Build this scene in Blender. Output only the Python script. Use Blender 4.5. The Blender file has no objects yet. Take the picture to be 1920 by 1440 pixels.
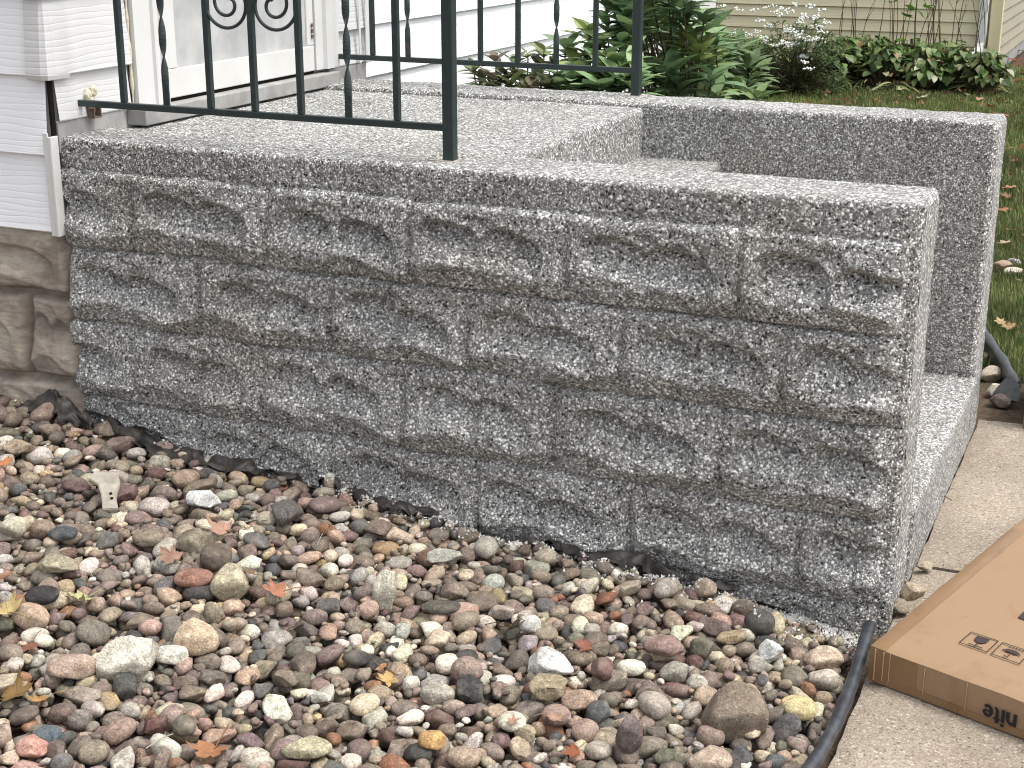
import bpy, math, random
import numpy as np
from mathutils import Vector, Matrix, Euler

# ------------------------------------------------------------------ camera, world, sun, exposure
SC = bpy.context.scene
COL = SC.collection
CAMP = np.array([2.5268, -2.9588, 1.4698]); YAW, PITCH, ROLL, FPX = -0.41290, 0.31410, 0.0017, 2814.07
def cam_axes():
    cy, sy, cp, sp = math.cos(YAW), math.sin(YAW), math.cos(PITCH), math.sin(PITCH)
    f = np.array([sy*cp, cy*cp, -sp]); r = np.array([cy, -sy, 0.0]); u = np.cross(r, f)
    cr, sr = math.cos(ROLL), math.sin(ROLL)
    return cr*r + sr*u, -sr*r + cr*u, f
RX, UX, FX = cam_axes()
cd = bpy.data.cameras.new('camera'); cam = bpy.data.objects.new('camera', cd); COL.objects.link(cam)
cd.sensor_fit = 'HORIZONTAL'; cd.sensor_width = 36.0; cd.lens = FPX/1920*36.0
cd.clip_start = 0.05; cd.clip_end = 500
m = Matrix(((RX[0], UX[0], -FX[0], CAMP[0]), (RX[1], UX[1], -FX[1], CAMP[1]), (RX[2], UX[2], -FX[2], CAMP[2]), (0, 0, 0, 1)))
cam.matrix_world = m
cd.dof.use_dof = True; cd.dof.focus_distance = 3.4; cd.dof.aperture_fstop = 32
SC.camera = cam
W = bpy.data.worlds.new('World'); SC.world = W; W.use_nodes = True
nt = W.node_tree; nt.nodes.clear()
SUN_EL, SUN_AZ = math.radians(64), math.radians(84)      # azimuth measured from +Y towards +X
sky = nt.nodes.new('ShaderNodeTexSky'); sky.sky_type = 'NISHITA'; sky.sun_disc = False
sky.sun_elevation = SUN_EL; sky.sun_rotation = SUN_AZ; sky.dust_density = 4.0; sky.air_density = 1.0
hs = nt.nodes.new('ShaderNodeHueSaturation'); hs.inputs['Saturation'].default_value = 0.22     # overcast: little blue
bg = nt.nodes.new('ShaderNodeBackground'); bg.inputs['Strength'].default_value = 0.15
wo = nt.nodes.new('ShaderNodeOutputWorld')
nt.links.new(sky.outputs[0], hs.inputs['Color']); nt.links.new(hs.outputs[0], bg.inputs[0]); nt.links.new(bg.outputs[0], wo.inputs[0])
sl = bpy.data.lights.new('sun', 'SUN'); sl.energy = 0.9; sl.angle = math.radians(18); sl.color = (1.0, 0.965, 0.91)
so = bpy.data.objects.new('sun', sl); COL.objects.link(so)
sd = Vector((math.sin(SUN_AZ)*math.cos(SUN_EL), math.cos(SUN_AZ)*math.cos(SUN_EL), math.sin(SUN_EL)))
so.rotation_euler = sd.to_track_quat('Z', 'Y').to_euler(); so.location = (6, 4, 8)
vs = SC.view_settings
vs.view_transform = 'Standard'; vs.look = 'None'; vs.gamma = 1.0; vs.use_curve_mapping = False; vs.exposure = 1.05
SC.render.film_transparent = False; SC.cycles.filter_width = 1.05

# ------------------------------------------------------------------ helpers
def un(q, ax, val):
    d = FX + RX*(q[0]-960)/FPX - UX*(q[1]-720)/FPX
    return CAMP + (val-CAMP[ax])/d[ax]*d
def proj(P):
    d = np.asarray(P, float) - CAMP; z = d @ FX
    return np.stack([960 + FPX*(d @ RX)/z, 720 - FPX*(d @ UX)/z], -1)
def tag(o, label=None, cat=None, group=None, kind=None):
    if label: o['label'] = label
    if cat: o['category'] = cat
    if group: o['group'] = group
    if kind: o['kind'] = kind
    return o
def empty(name, loc, rz=0.0):
    o = bpy.data.objects.new(name, None); COL.objects.link(o); o.location = loc; o.rotation_euler = (0, 0, rz)
    o.empty_display_size = 0.1
    return o
def ss(a, b, x):
    t = np.clip((x-a)/(b-a), 0, 1); return t*t*(3-2*t)
def hsh(i, j, k, s):
    n = (i*374761393 + j*668265263 + k*2147483647 + s*974634777) & 0xffffffff
    n = ((n ^ (n >> 13))*1274126177) & 0xffffffff
    n = (n ^ (n >> 16)) & 0xffffffff
    return n.astype(np.float64)/4294967295.0
def vnoise(P, scale=1.0, seed=0):
    P = np.asarray(P, float)*scale + 1000.0
    I = np.floor(P).astype(np.int64); F = P-I; F = F*F*(3-2*F)
    i, j, k = I[..., 0], I[..., 1], I[..., 2]; r = 0
    for a in (0, 1):
        for b in (0, 1):
            for c in (0, 1):
                w = (F[..., 0] if a else 1-F[..., 0])*(F[..., 1] if b else 1-F[..., 1])*(F[..., 2] if c else 1-F[..., 2])
                r = r + w*hsh(i+a, j+b, k+c, seed)
    return r*2-1
def fbm(P, scale, seed=0, oc=3):
    r = 0; a = 1.0
    for o in range(oc): r = r + a*vnoise(P, scale*2**o, seed+o*7); a *= .5
    return r
class MB:
    """collects geometry for one mesh object"""
    def __init__(s): s.v = []; s.f = []; s.c = []; s.m = []; s.n = 0
    def add(s, V, F, col=None, mi=0):
        V = np.asarray(V, float).reshape(-1, 3); s.v.append(V)
        for f in F: s.f.append([int(i)+s.n for i in f]); s.m.append(mi)
        if col is None: col = (1, 1, 1)
        C = np.asarray(col, float)
        if C.ndim == 1: C = np.tile(C, (len(V), 1))
        s.c.append(C); s.n += len(V); return s
    def box(s, x0, x1, y0, y1, z0, z1, bev=0.0, M=None, col=None, mi=0):
        b = min(bev, (x1-x0)/2.01, (y1-y0)/2.01, (z1-z0)/2.01)
        if b <= 0:
            V = [(x, y, z) for z in (z0, z1) for y in (y0, y1) for x in (x0, x1)]
            F = [(0, 2, 3, 1), (4, 5, 7, 6), (0, 1, 5, 4), (2, 6, 7, 3), (0, 4, 6, 2), (1, 3, 7, 5)]
        else:
            bm = bmesh.new(); bmesh.ops.create_cube(bm, size=1)
            for v in bm.verts: v.co = Vector(((x0+x1)/2+v.co.x*(x1-x0), (y0+y1)/2+v.co.y*(y1-y0), (z0+z1)/2+v.co.z*(z1-z0)))
            bmesh.ops.bevel(bm, geom=bm.edges[:], offset=b, segments=2, profile=.5, affect='EDGES')
            bm.verts.index_update(); V = [v.co[:] for v in bm.verts]; F = [[v.index for v in f.verts] for f in bm.faces]; bm.free()
        V = np.array(V)
        if M is not None: V = V @ np.array(M.to_3x3()).T + np.array(M.translation)
        return s.add(V, F, col, mi)
    def tube(s, P, r, n=8, square=False, cap=True, col=None, mi=0, rot=None):
        P = np.array(P, float); k = len(P); R = np.full(k, r) if np.isscalar(r) else np.array(r)
        T = np.gradient(P, axis=0); T /= np.linalg.norm(T, axis=1)[:, None]+1e-12
        a = np.array([0, 0, 1.]) if abs(T[0][2]) < .9 else np.array([1., 0, 0]); V = []
        u = np.cross(T[0], a); u /= np.linalg.norm(u)
        for i in range(k):
            u = u-T[i]*(u@T[i]); u /= np.linalg.norm(u); w = np.cross(T[i], u)
            th0 = 0 if rot is None else rot[i]
            for j in range(n):
                t = 2*math.pi*(j+.5)/n+th0; V.append(P[i]+R[i]*(math.cos(t)*u+math.sin(t)*w)*(1.0 if not square else 1.414*.707*1.0))
        F = [(i*n+j, i*n+(j+1) % n, (i+1)*n+(j+1) % n, (i+1)*n+j) for i in range(k-1) for j in range(n)]
        if cap: F.append(list(range(n))[::-1]); F.append([(k-1)*n+j for j in range(n)])
        return s.add(V, F, col, mi)
    def grid(s, A, flip=False, col=None, mi=0):
        h, w = A.shape[:2]; F = []
        for i in range(h-1):
            for j in range(w-1):
                f = (i*w+j, i*w+j+1, (i+1)*w+j+1, (i+1)*w+j); F.append(f[::-1] if flip else f)
        if col is not None and np.ndim(col) == 3: col = col.reshape(-1, 3)
        return s.add(A.reshape(-1, 3), F, col, mi)
    def build(s, name, mats, parent=None, smooth=False, off=None):
        V = np.concatenate(s.v) if s.v else np.zeros((0, 3))
        if off is None: off = (0, 0, 0) if parent is None else getattr_off(parent)
        V = V-np.array(off)
        me = bpy.data.meshes.new(name); me.from_pydata(V.tolist(), [], s.f)
        at = me.attributes.new('Col', 'FLOAT_COLOR', 'POINT'); C = np.concatenate(s.c)
        at.data.foreach_set('color', np.concatenate([C, np.ones((len(C), 1))], 1).ravel())
        if not isinstance(mats, (list, tuple)): mats = [mats]
        for mt in mats: me.materials.append(mt)
        me.polygons.foreach_set('material_index', s.m)
        me.polygons.foreach_set('use_smooth', [smooth]*len(s.f)); me.update()
        o = bpy.data.objects.new(name, me); COL.objects.link(o)
        if parent: o.parent = parent
        return o
import bmesh
ORI = {}
def getattr_off(p):
    """world origin of a parent chain (only used for unrotated parents)"""
    o = np.zeros(3)
    while p is not None: o = o+np.array(p.location); p = p.parent
    return o
def rebase(o, loc):
    """put a single-mesh thing's origin at loc"""
    me = o.data; n = len(me.vertices); a = np.zeros(n*3); me.vertices.foreach_get('co', a)
    a = a.reshape(-1, 3)-np.array(loc); me.vertices.foreach_set('co', a.ravel()); o.location = loc; me.update(); return o

# ------------------------------------------------------------------ materials
def newmat(name, rough=.8, spec=.3, metal=0.0):
    mt = bpy.data.materials.new(name); mt.use_nodes = True; n = mt.node_tree
    b = n.nodes['Principled BSDF']; b.inputs['Roughness'].default_value = rough
    b.inputs['Specular IOR Level'].default_value = spec; b.inputs['Metallic'].default_value = metal
    return mt, n, b
def nd(n, typ, **kw):
    x = n.nodes.new(typ)
    for k, v in kw.items():
        if k in x.inputs: x.inputs[k].default_value = v
        else: setattr(x, k, v)
    return x
def ramp(n, src, stops, interp='LINEAR'):
    r = n.nodes.new('ShaderNodeValToRGB'); r.color_ramp.interpolation = interp; e = r.color_ramp.elements
    while len(e) < len(stops): e.new(.5)
    for k, (p, c) in enumerate(stops):
        e[k].position = p; e[k].color = (*(c if isinstance(c, tuple) else (c, c, c)), 1)
    if src is not None: n.links.new(src, r.inputs[0])
    return r
def mix(n, a, b, f, mode='MIX'):
    x = n.nodes.new('ShaderNodeMix'); x.data_type = 'RGBA'; x.blend_type = mode
    for sock, v in ((x.inputs['Factor'], f), (x.inputs['A'], a), (x.inputs['B'], b)):
        if isinstance(v, bpy.types.NodeSocket): n.links.new(v, sock)
        elif isinstance(v, (int, float)) and sock.type != 'RGBA': sock.default_value = v
        else: sock.default_value = (*(v if isinstance(v, tuple) else (v, v, v)), 1)
    return x.outputs['Result']
def coords(n, scale=None, kind='Object'):
    c = n.nodes.new('ShaderNodeTexCoord').outputs[kind]
    if scale is not None:
        mp = n.nodes.new('ShaderNodeMapping'); mp.inputs['Scale'].default_value = scale if isinstance(scale, tuple) else (scale,)*3
        n.links.new(c, mp.inputs[0]); c = mp.outputs[0]
    return c
def noise(n, co, scale, detail=3, rough=.5, dist=0.0):
    x = nd(n, 'ShaderNodeTexNoise', Scale=scale, Detail=detail, Roughness=rough, Distortion=dist); n.links.new(co, x.inputs['Vector']); return x
def voro(n, co, scale, feature='F1', rnd=1.0):
    x = n.nodes.new('ShaderNodeTexVoronoi'); x.feature = feature; x.inputs['Scale'].default_value = scale; x.inputs['Randomness'].default_value = rnd
    n.links.new(co, x.inputs['Vector']); return x
def bump(n, b, h, strength=.3, dist=.002, chain=None):
    x = nd(n, 'ShaderNodeBump', Strength=strength, Distance=dist); n.links.new(h, x.inputs['Height'])
    if chain is not None: n.links.new(chain, x.inputs['Normal'])
    n.links.new(x.outputs[0], b.inputs['Normal']); return x.outputs[0]
def math_(n, op, a, b=None):
    x = n.nodes.new('ShaderNodeMath'); x.operation = op
    for i, v in enumerate((a, b)):
        if v is None: continue
        if isinstance(v, (int, float)): x.inputs[i].default_value = v
        else: n.links.new(v, x.inputs[i])
    return x.outputs[0]
def warp(n, co, scale, amt):
    x = noise(n, co, scale, 2); v = n.nodes.new('ShaderNodeVectorMath'); v.operation = 'SCALE'; n.links.new(x.outputs['Color'], v.inputs[0]); v.inputs['Scale'].default_value = amt
    a = n.nodes.new('ShaderNodeVectorMath'); a.operation = 'ADD'; n.links.new(co, a.inputs[0]); n.links.new(v.outputs[0], a.inputs[1]); return a.outputs[0]
def aggregate(name, sc, stops, matrix, mfac, tint=None, bstr=.7, bd=.003, grow=.0):
    mt, n, b = newmat(name, .78, .35); co = coords(n); wc = warp(n, co, sc*1.3, .0045)
    v = voro(n, wc, sc); sep = n.nodes.new('ShaderNodeSeparateColor'); n.links.new(v.outputs['Color'], sep.inputs[0])
    c = ramp(n, sep.outputs[0], stops, 'CONSTANT').outputs[0]
    v2 = voro(n, wc, sc*2.1); sp2 = n.nodes.new('ShaderNodeSeparateColor'); n.links.new(v2.outputs['Color'], sp2.inputs[0])
    c2 = ramp(n, sp2.outputs[1], stops, 'CONSTANT').outputs[0]
    pick = ramp(n, sep.outputs[1], [(0, 1), (.55, 0)], 'CONSTANT').outputs[0]
    c = mix(n, c, c2, pick)
    edge = ramp(n, v.outputs['Distance'], [(.42, 0), (.62, 1)]).outputs[0]
    c = mix(n, c, matrix, math_(n, 'MULTIPLY', edge, mfac))
    big = noise(n, co, 3.2, 4, .6)
    c = mix(n, c, ramp(n, big.outputs[0], [(.3, .82), (.7, 1.12)]).outputs[0], 1.0, 'MULTIPLY')
    if tint:
        st = noise(n, co, 2.3, 5, .65); c = mix(n, c, tint, ramp(n, st.outputs[0], [(.55, 0), (.75, .38)]).outputs[0], 'MULTIPLY')
    n.links.new(c, b.inputs['Base Color'])
    hh = math_(n, 'SUBTRACT', math_(n, 'MULTIPLY', sep.outputs[2], .5), v.outputs['Distance'])
    bump(n, b, hh, bstr, bd)
    return mt
M = {}
M['stoop'] = aggregate('stone_chip_concrete', 190, [(0, (.020, .020, .020)), (.11, (.125, .123, .117)), (.38, (.235, .233, .224)), (.60, (.37, .368, .350)), (.75, (.68, .675, .645)), (.87, (.93, .925, .89))], (.185, .182, .172), .5, (.84, .74, .58))
M['stoop_top'] = aggregate('worn_stone_chip_concrete', 165, [(0, (.14, .135, .125)), (.12, (.30, .295, .28)), (.35, (.42, .415, .40)), (.60, (.52, .51, .49)), (.77, (.62, .61, .59)), (.90, (.80, .79, .76))], (.36, .355, .34), .6, (.90, .80, .66), .4, .002)
M['walk'] = aggregate('sidewalk_concrete', 190, [(0, (.13, .105, .08)), (.08, (.23, .19, .145)), (.35, (.30, .25, .195)), (.65, (.37, .315, .25)), (.88, (.48, .43, .36))], (.28, .235, .18), .6, (.74, .62, .50), .45, .002)
def siding_mat(name, col, dirt, wave=True, sc=1.0):
    mt, n, b = newmat(name, .45, .4); co = coords(n)
    c = mix(n, col, dirt, ramp(n, noise(n, co, 5, 5, .65).outputs[0], [(.45, 0), (.8, .5)]).outputs[0])
    n.links.new(c, b.inputs['Base Color'])
    if wave:
        mp = n.nodes.new('ShaderNodeMapping'); mp.inputs['Scale'].default_value = (.16, .16, 1.0); n.links.new(co, mp.inputs[0])
        wv = n.nodes.new('ShaderNodeTexWave'); wv.wave_type = 'BANDS'; wv.bands_direction = 'Z'
        for k_, v_ in (('Scale', 19.0*sc), ('Distortion', 7.0), ('Detail', 2.5), ('Detail Scale', 1.1), ('Detail Roughness', .55)): wv.inputs[k_].default_value = v_
        n.links.new(mp.outputs[0], wv.inputs['Vector'])
        h = ramp(n, wv.outputs[0], [(0, 0), (.22, .85), (1, 1)]).outputs[0]
        bump(n, b, h, .5, .0010)
    return mt
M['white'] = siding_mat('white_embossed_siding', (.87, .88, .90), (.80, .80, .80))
M['white2'] = siding_mat('white_lit_siding', (.62, .62, .62), (.56, .55, .52))  # same white siding; darker base colour evens out the strong light on it
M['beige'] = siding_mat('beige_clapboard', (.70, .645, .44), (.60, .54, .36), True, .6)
M['trim'] = siding_mat('white_painted_trim', (.64, .64, .625), (.54, .51, .45), False)
M['beige_side'] = siding_mat('stained_shaded_beige_clapboard', (.36, .335, .25), (.22, .21, .17), True, .6)  # mildew stain plus the side wall's shade, put into a darker base colour
M['beige_trim'] = siding_mat('beige_painted_trim', (.66, .60, .38), (.55, .50, .33), False)
def simple(name, col, rough=.7, spec=.3, var=.25, sc=20, metal=0, bs=0, bd=.001, col2=None):
    mt, n, b = newmat(name, rough, spec, metal); co = coords(n)
    x = noise(n, co, sc, 5, .6)
    c2 = col2 if col2 else tuple(v*(1-var) for v in col)
    c = mix(n, col, c2, ramp(n, x.outputs[0], [(.35, 0), (.7, 1)]).outputs[0])
    n.links.new(c, b.inputs['Base Color'])
    if bs: bump(n, b, x.outputs[0], bs, bd)
    return mt
M['iron'] = simple('dark_green_painted_iron', (.020, .034, .034), .42, .5, .35, 60, 0, .25, .0008)
def chip_paint():
    n = M['iron'].node_tree; b = n.nodes['Principled BSDF']; src = b.inputs['Base Color'].links[0].from_socket; geo = n.nodes.new('ShaderNodeNewGeometry')
    v = noise(n, geo.outputs['Position'], 34, 6, .7); n.links.new(mix(n, src, (.11, .05, .028), ramp(n, v.outputs[0], [(.64, 0), (.68, .85)]).outputs[0]), b.inputs['Base Color'])
chip_paint()
M['rust'] = simple('rusted_bracket_steel', (.16, .12, .09), .8, .3, .5, 80, 0, .3)
M['foam'] = simple('yellowed_foam', (.72, .66, .50), .9, .2, .3, 60, 0, .6, .003)
M['dark'] = simple('dark_gap', (.012, .011, .010), .9, .1)
M['alu'] = simple('weathered_threshold_board', (.36, .355, .34), .7, .3, .35, 14, 0, .2, .001)
M['panel'] = simple('dirty_storm_door_panel', (.36, .365, .365), .5, .4, .3, 9, 0, 0, 0, (.52, .52, .51))
M['stone_f'] = None
def foundation_mat():
    mt, n, b = newmat('brown_rock_face_block', .88, .2); co = coords(n)
    a = noise(n, co, 4.5, 6, .65, .6); c = ramp(n, a.outputs[0], [(.3, (.19, .165, .145)), (.48, (.34, .305, .27)), (.62, (.46, .42, .36)), (.8, (.56, .52, .44))]).outputs[0]
    mp = n.nodes.new('ShaderNodeMapping'); mp.inputs['Scale'].default_value = (2, 2, 9); n.links.new(co, mp.inputs[0])
    s = noise(n, mp.outputs[0], 7, 5, .7, 1.0); c = mix(n, c, ramp(n, s.outputs[0], [(.35, (.78, .73, .70)), (.65, (1.08, 1.06, 1.0))]).outputs[0], 1.0, 'MULTIPLY')
    n.links.new(c, b.inputs['Base Color']); h = noise(n, co, 55, 6, .7)
    bump(n, b, math_(n, 'ADD', h.outputs[0], math_(n, 'MULTIPLY', s.outputs[0], 1.5)), .6, .004); return mt
M['found'] = foundation_mat()
def pebble_mat(name, rough, bs):
    mt, n, b = newmat(name, rough, .35); at = n.nodes.new('ShaderNodeAttribute'); at.attribute_name = 'Col'; co = coords(n)
    geo = n.nodes.new('ShaderNodeNewGeometry'); P = geo.outputs['Position']
    a = noise(n, P, 75, 6, .72, .4); c = mix(n, at.outputs['Color'], ramp(n, a.outputs[0], [(.30, (.34, .32, .29)), (.42, (.80, .78, .76)), (.55, (1.0, 1.0, .98)), (.70, (1.85, 1.80, 1.70))]).outputs[0], 1.0, 'MULTIPLY')
    v = noise(n, P, 260, 3, .6); c = mix(n, c, ramp(n, v.outputs[0], [(.35, .66), (.65, 1.28)]).outputs[0], 1.0, 'MULTIPLY')
    d = noise(n, P, 22, 4, .6); c = mix(n, c, (.36, .31, .25), ramp(n, d.outputs[0], [(.5, 0), (.72, .35)]).outputs[0])
    n.links.new(c, b.inputs['Base Color']); bump(n, b, math_(n, 'ADD', a.outputs[0], v.outputs[0]), bs, .002); return mt
M['pebble'] = pebble_mat('river_pebble', .80, .6)
M['rough_rock'] = pebble_mat('rough_limestone', .88, 1.0)
def leafmat(name, rough=.5, trans=.25, spec=.35):
    mt, n, b = newmat(name, rough, spec); at = n.nodes.new('ShaderNodeAttribute'); at.attribute_name = 'Col'
    geo = n.nodes.new('ShaderNodeNewGeometry')
    a = noise(n, geo.outputs['Position'], 60, 3, .6); c = mix(n, at.outputs['Color'], ramp(n, a.outputs[0], [(.3, .8), (.7, 1.15)]).outputs[0], 1.0, 'MULTIPLY')
    n.links.new(c, b.inputs['Base Color'])
    tr = n.nodes.new('ShaderNodeBsdfTranslucent'); n.links.new(c, tr.inputs[0]); mx = n.nodes.new('ShaderNodeMixShader'); mx.inputs[0].default_value = trans
    n.links.new(b.outputs[0], mx.inputs[1]); n.links.new(tr.outputs[0], mx.inputs[2]); n.links.new(mx.outputs[0], n.nodes['Material Output'].inputs[0]); return mt
M['leaf'] = leafmat('green_leaf', .48, .22, .4)
M['dryleaf'] = leafmat('fallen_leaf', .75, .15, .2)
M['grass'] = leafmat('grass_blade', .6, .3, .25)
M['stem'] = simple('plant_stem', (.10, .085, .045), .8, .2, .4, 40)
M['deadstem'] = simple('dry_stem', (.085, .06, .035), .85, .2, .4, 40)
M['petal'] = simple('white_flower', (.80, .82, .78), .7, .2, .1, 30)
M['fabric'] = simple('black_landscape_fabric', (.010, .0095, .009), .5, .4, .0, 30, 0, .6, .004, (.060, .050, .042))
M['rubber'] = simple('black_plastic_edging', (.016, .019, .024), .42, .5, .0, 30, 0, .35, .002, (.055, .06, .066))
def soil_mat():
    mt, n, b = newmat('soil_and_lawn_ground', .95, .1); co = coords(n)
    a = noise(n, co, 60, 6, .7); soil = ramp(n, a.outputs[0], [(.3, (.045, .034, .024)), (.55, (.115, .085, .06)), (.8, (.20, .155, .11))]).outputs[0]
    g = noise(n, co, 9, 4, .6); grass = ramp(n, g.outputs[0], [(.3, (.020, .030, .010)), (.7, (.045, .065, .020))]).outputs[0]
    sx = n.nodes.new('ShaderNodeSeparateXYZ'); n.links.new(co, sx.inputs[0])
    f = ramp(n, math_(n, 'ADD', sx.outputs[1], math_(n, 'MULTIPLY', g.outputs[0], .4)), [(1.7, 0), (1.75, 1)])
    mr = n.nodes.new('ShaderNodeMapRange'); mr.inputs['From Min'].default_value = 1.9; mr.inputs['From Max'].default_value = 2.3
    n.links.new(math_(n, 'ADD', sx.outputs[1], math_(n, 'MULTIPLY', g.outputs[0], .4)), mr.inputs[0])
    n.nodes.remove(f)
    n.links.new(mix(n, soil, grass, mr.outputs[0]), b.inputs['Base Color']); bump(n, b, a.outputs[0], .8, .01); return mt
M['soil'] = soil_mat()
M['mulch'] = simple('dark_mulch', (.050, .030, .020), .95, .1, .6, 70, 0, .9, .012)
def card_mat(name, col, rough=.72):
    mt, n, b = newmat(name, rough, .25); co = coords(n)
    mp = n.nodes.new('ShaderNodeMapping'); mp.inputs['Scale'].default_value = (60, 4, 4); n.links.new(co, mp.inputs[0])
    s = noise(n, mp.outputs[0], 3, 3, .5); c = mix(n, col, tuple(v*.93 for v in col), ramp(n, s.outputs[0], [(.35, 0), (.7, .5)]).outputs[0])
    d = noise(n, co, 9, 6, .7, .5); c = mix(n, c, tuple(v*f for v, f in zip(col, (.72, .66, .58))), ramp(n, d.outputs[0], [(.56, 0), (.72, .55)]).outputs[0])
    n.links.new(c, b.inputs['Base Color']); bump(n, b, noise(n, co, 14, 3, .5).outputs[0], .25, .004); return mt
M['card'] = card_mat('brown_cardboard', (.275, .180, .105))
M['tape'] = card_mat('clear_packing_tape', (.225, .138, .072), .3)
M['crease'] = card_mat('creased_tape_edge', (.44, .31, .19), .35)
M['ink'] = simple('black_print', (.022, .020, .024), .7, .2, .3, 150)
M['ink2'] = simple('brown_black_print', (.05, .035, .035), .7, .2, .3, 150)
M['chip'] = simple('white_stone_chip', (.72, .71, .67), .8, .3, .45, 200)
M['conc'] = simple('broken_mortar', (.40, .36, .30), .92, .2, .4, 45, 0, .6, .004)

# ------------------------------------------------------------------ ground
GX = [-6, -.3, .013, .115, .298, .49, .661, .78, 1.014, 1.222, 1.396, 1.525, 1.8, 1.975, 2.09, 2.12, 8]
GZ = [.19, .185, .175, .133, .117, .103, .095, .090, .066, .044, .034, .030, .020, .004, -.01, -.035, -.035]
def zg(x, y):
    x = np.asarray(x, float); y = np.asarray(y, float)
    a = np.interp(x, GX, GZ)-.03
    back = np.full_like(a, -.012)
    t = ss(0.3, 1.4, y); return a*(1-t)+back*t
def axis(lo, a, b, hi, nf, nc): return np.concatenate([np.linspace(lo, a, nc)[:-1], np.linspace(a, b, nf), np.linspace(b, hi, nc)[1:]])
xs = axis(-60, -1.2, 3.0, 60, 140, 12); ys = axis(-30, -2.2, 2.6, 90, 150, 14)
XX, YY = np.meshgrid(xs, ys); ZZ = zg(XX, YY)+.006*vnoise(np.stack([XX, YY, XX*0], -1), 14, 3)*(np.abs(YY) < 3)
mb = MB(); mb.grid(np.stack([XX, YY, ZZ], -1)); g = mb.build('ground', M['soil'], smooth=True); tag(g, kind='structure')

# sidewalk slabs (a step of the ground, with worn edges)
def slab(name, x0, x1, y0, y1, z):
    nx, ny = 60, 110; X, Y = np.meshgrid(np.linspace(x0, x1, nx), np.linspace(y0, y1, ny))
    P3 = np.stack([X, Y, X*0], -1); e = np.minimum.reduce([X-x0, x1-X, Y-y0, y1-Y])
    Z = z+.0025*vnoise(P3, 7, 5)-.010*(1-ss(0, .02, e))+.001*vnoise(P3, 40, 2)
    Xj = X+np.where(X == x0, 1, 0)*.003*vnoise(P3, 26, 8); mb = MB(); mb.grid(np.stack([Xj, Y, Z], -1))
    ed = [np.stack([Xj[:, 0], Y[:, 0], Z[:, 0]], -1), np.stack([Xj[-1], Y[-1], Z[-1]], -1), np.stack([Xj[0], Y[0], Z[0]], -1)]
    for i, E_ in enumerate(ed):
        A = np.stack([E_, E_*[1, 1, 0]+[0, 0, z-.09]]); mb.grid(A, flip=(i != 0))
    return mb.build(name, M['walk'], smooth=True)
s1 = slab('sidewalk', 2.107, 4.6, -3.2, .34, .0); s2 = slab('sidewalk', 2.109, 4.6, .352, 1.462, .002)
for s_ in (s1, s2): tag(s_, kind='structure')

# ------------------------------------------------------------------ rock-face relief
def block_relief(u, v, w, seed):
    """relief 0..1 of one rock-face block; u to the right, v downwards"""
    rs = np.random.RandomState(seed)
    ft = rs.uniform(.25, .60)
    e = ss(-.012, .050, u)*ss(-.012, .038, 1-u); e = ft+(1-ft)*e; e = e*(.25+.75*ss(-.03, .07, v))*(1-.95*ss(.965, 1.0, v))
    vb = .70+.12*u+.06*np.sin(u*9.5+seed*1.7)+rs.uniform(-.03, .03)
    up = .50+.42*np.clip(v/vb, 0, 1)**1.4; dn = np.clip((v-vb)/np.maximum(1-vb, .05), 0, 1)
    h = np.where(v < vb, up, .92-.55*dn**.75)
    j = rs.uniform(-.035, .035, 10)
    sc = [(.30+j[0], .20+j[1], .205, .47, .95), (.68+j[2], .27+j[3], .205, .45, .95), (.48+j[4], .13+j[5], .13, .28, .22), (.50+j[6], .70, .26, .22, .16)]
    for cu, cv, ru, ln, d in sc:
        q = (u-cu)/ru; vt = cv+.13*np.abs(q)**3+.075*q; t = (v-vt)/ln; inside = (np.abs(q) < 1) & (t > 0) & (t < 1)
        h = h-np.where(inside, d*ss(0, .24, t)*(1-t)**.85*np.clip(1-np.abs(q)**3, 0, 1)**.6, 0)
    return np.clip(h, -.25, 1)*e
def wall_relief(X, Z, rows, amp, seed):
    H = np.zeros_like(X); P0 = np.stack([X, Z, X*0], -1); X0, Z0 = X, Z; X = X0+.006*vnoise(P0, 8, seed+21)+.003*vnoise(P0, 26, seed+22); Z = Z0+.004*vnoise(P0, 7, seed+23)+.002*vnoise(P0, 24, seed+24)
    for r, (zt, zb, joints) in enumerate(rows):
        for k in range(len(joints)-1):
            a, b = joints[k], joints[k+1]; s = (X >= a) & (X < b) & (Z <= zt) & (Z > zb)
            if s.any(): H[s] = block_relief((X[s]-a)/(b-a), (zt-Z[s])/(zt-zb), b-a, 11*r+k % 3+seed)
    X, Z = X0, Z0; P = np.stack([X, Z, X*0], -1); msk = ss(.02, .3, H)
    return amp*(H+msk*(.20*vnoise(P, 11, seed)+.13*(.36-np.abs(vnoise(P, 9.5, seed+7)))+.10*(.36-np.abs(vnoise(P, 24, seed+8)))+.03*vnoise(P, 34, seed+1)+.015*vnoise(P, 80, seed+2)))
L_, W_, H_, T_ = 2.105, 1.429, .9, .209
stoop = empty('front_stoop', (1.05, .7, 0)); tag(stoop, 'grey rock-face stone-chip concrete front stoop with platform, steps and two side walls', 'stoop')
ROWS = [(.822, .628, [-.165, .215, .60, .985, 1.365, 1.745, 2.135]), (.628, .434, [-.0, .40, .77, 1.13, 1.495, 1.85, 2.135]),
        (.434, .226, [-.19, .19, .57, .95, 1.335, 1.715, 2.135]), (.226, .030, [-.05, .38, .76, 1.14, 1.52, 1.912, 2.135]), (.030, -.16, [-.3, .19, .57, .95, 1.335, 1.715, 2.135])]
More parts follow.
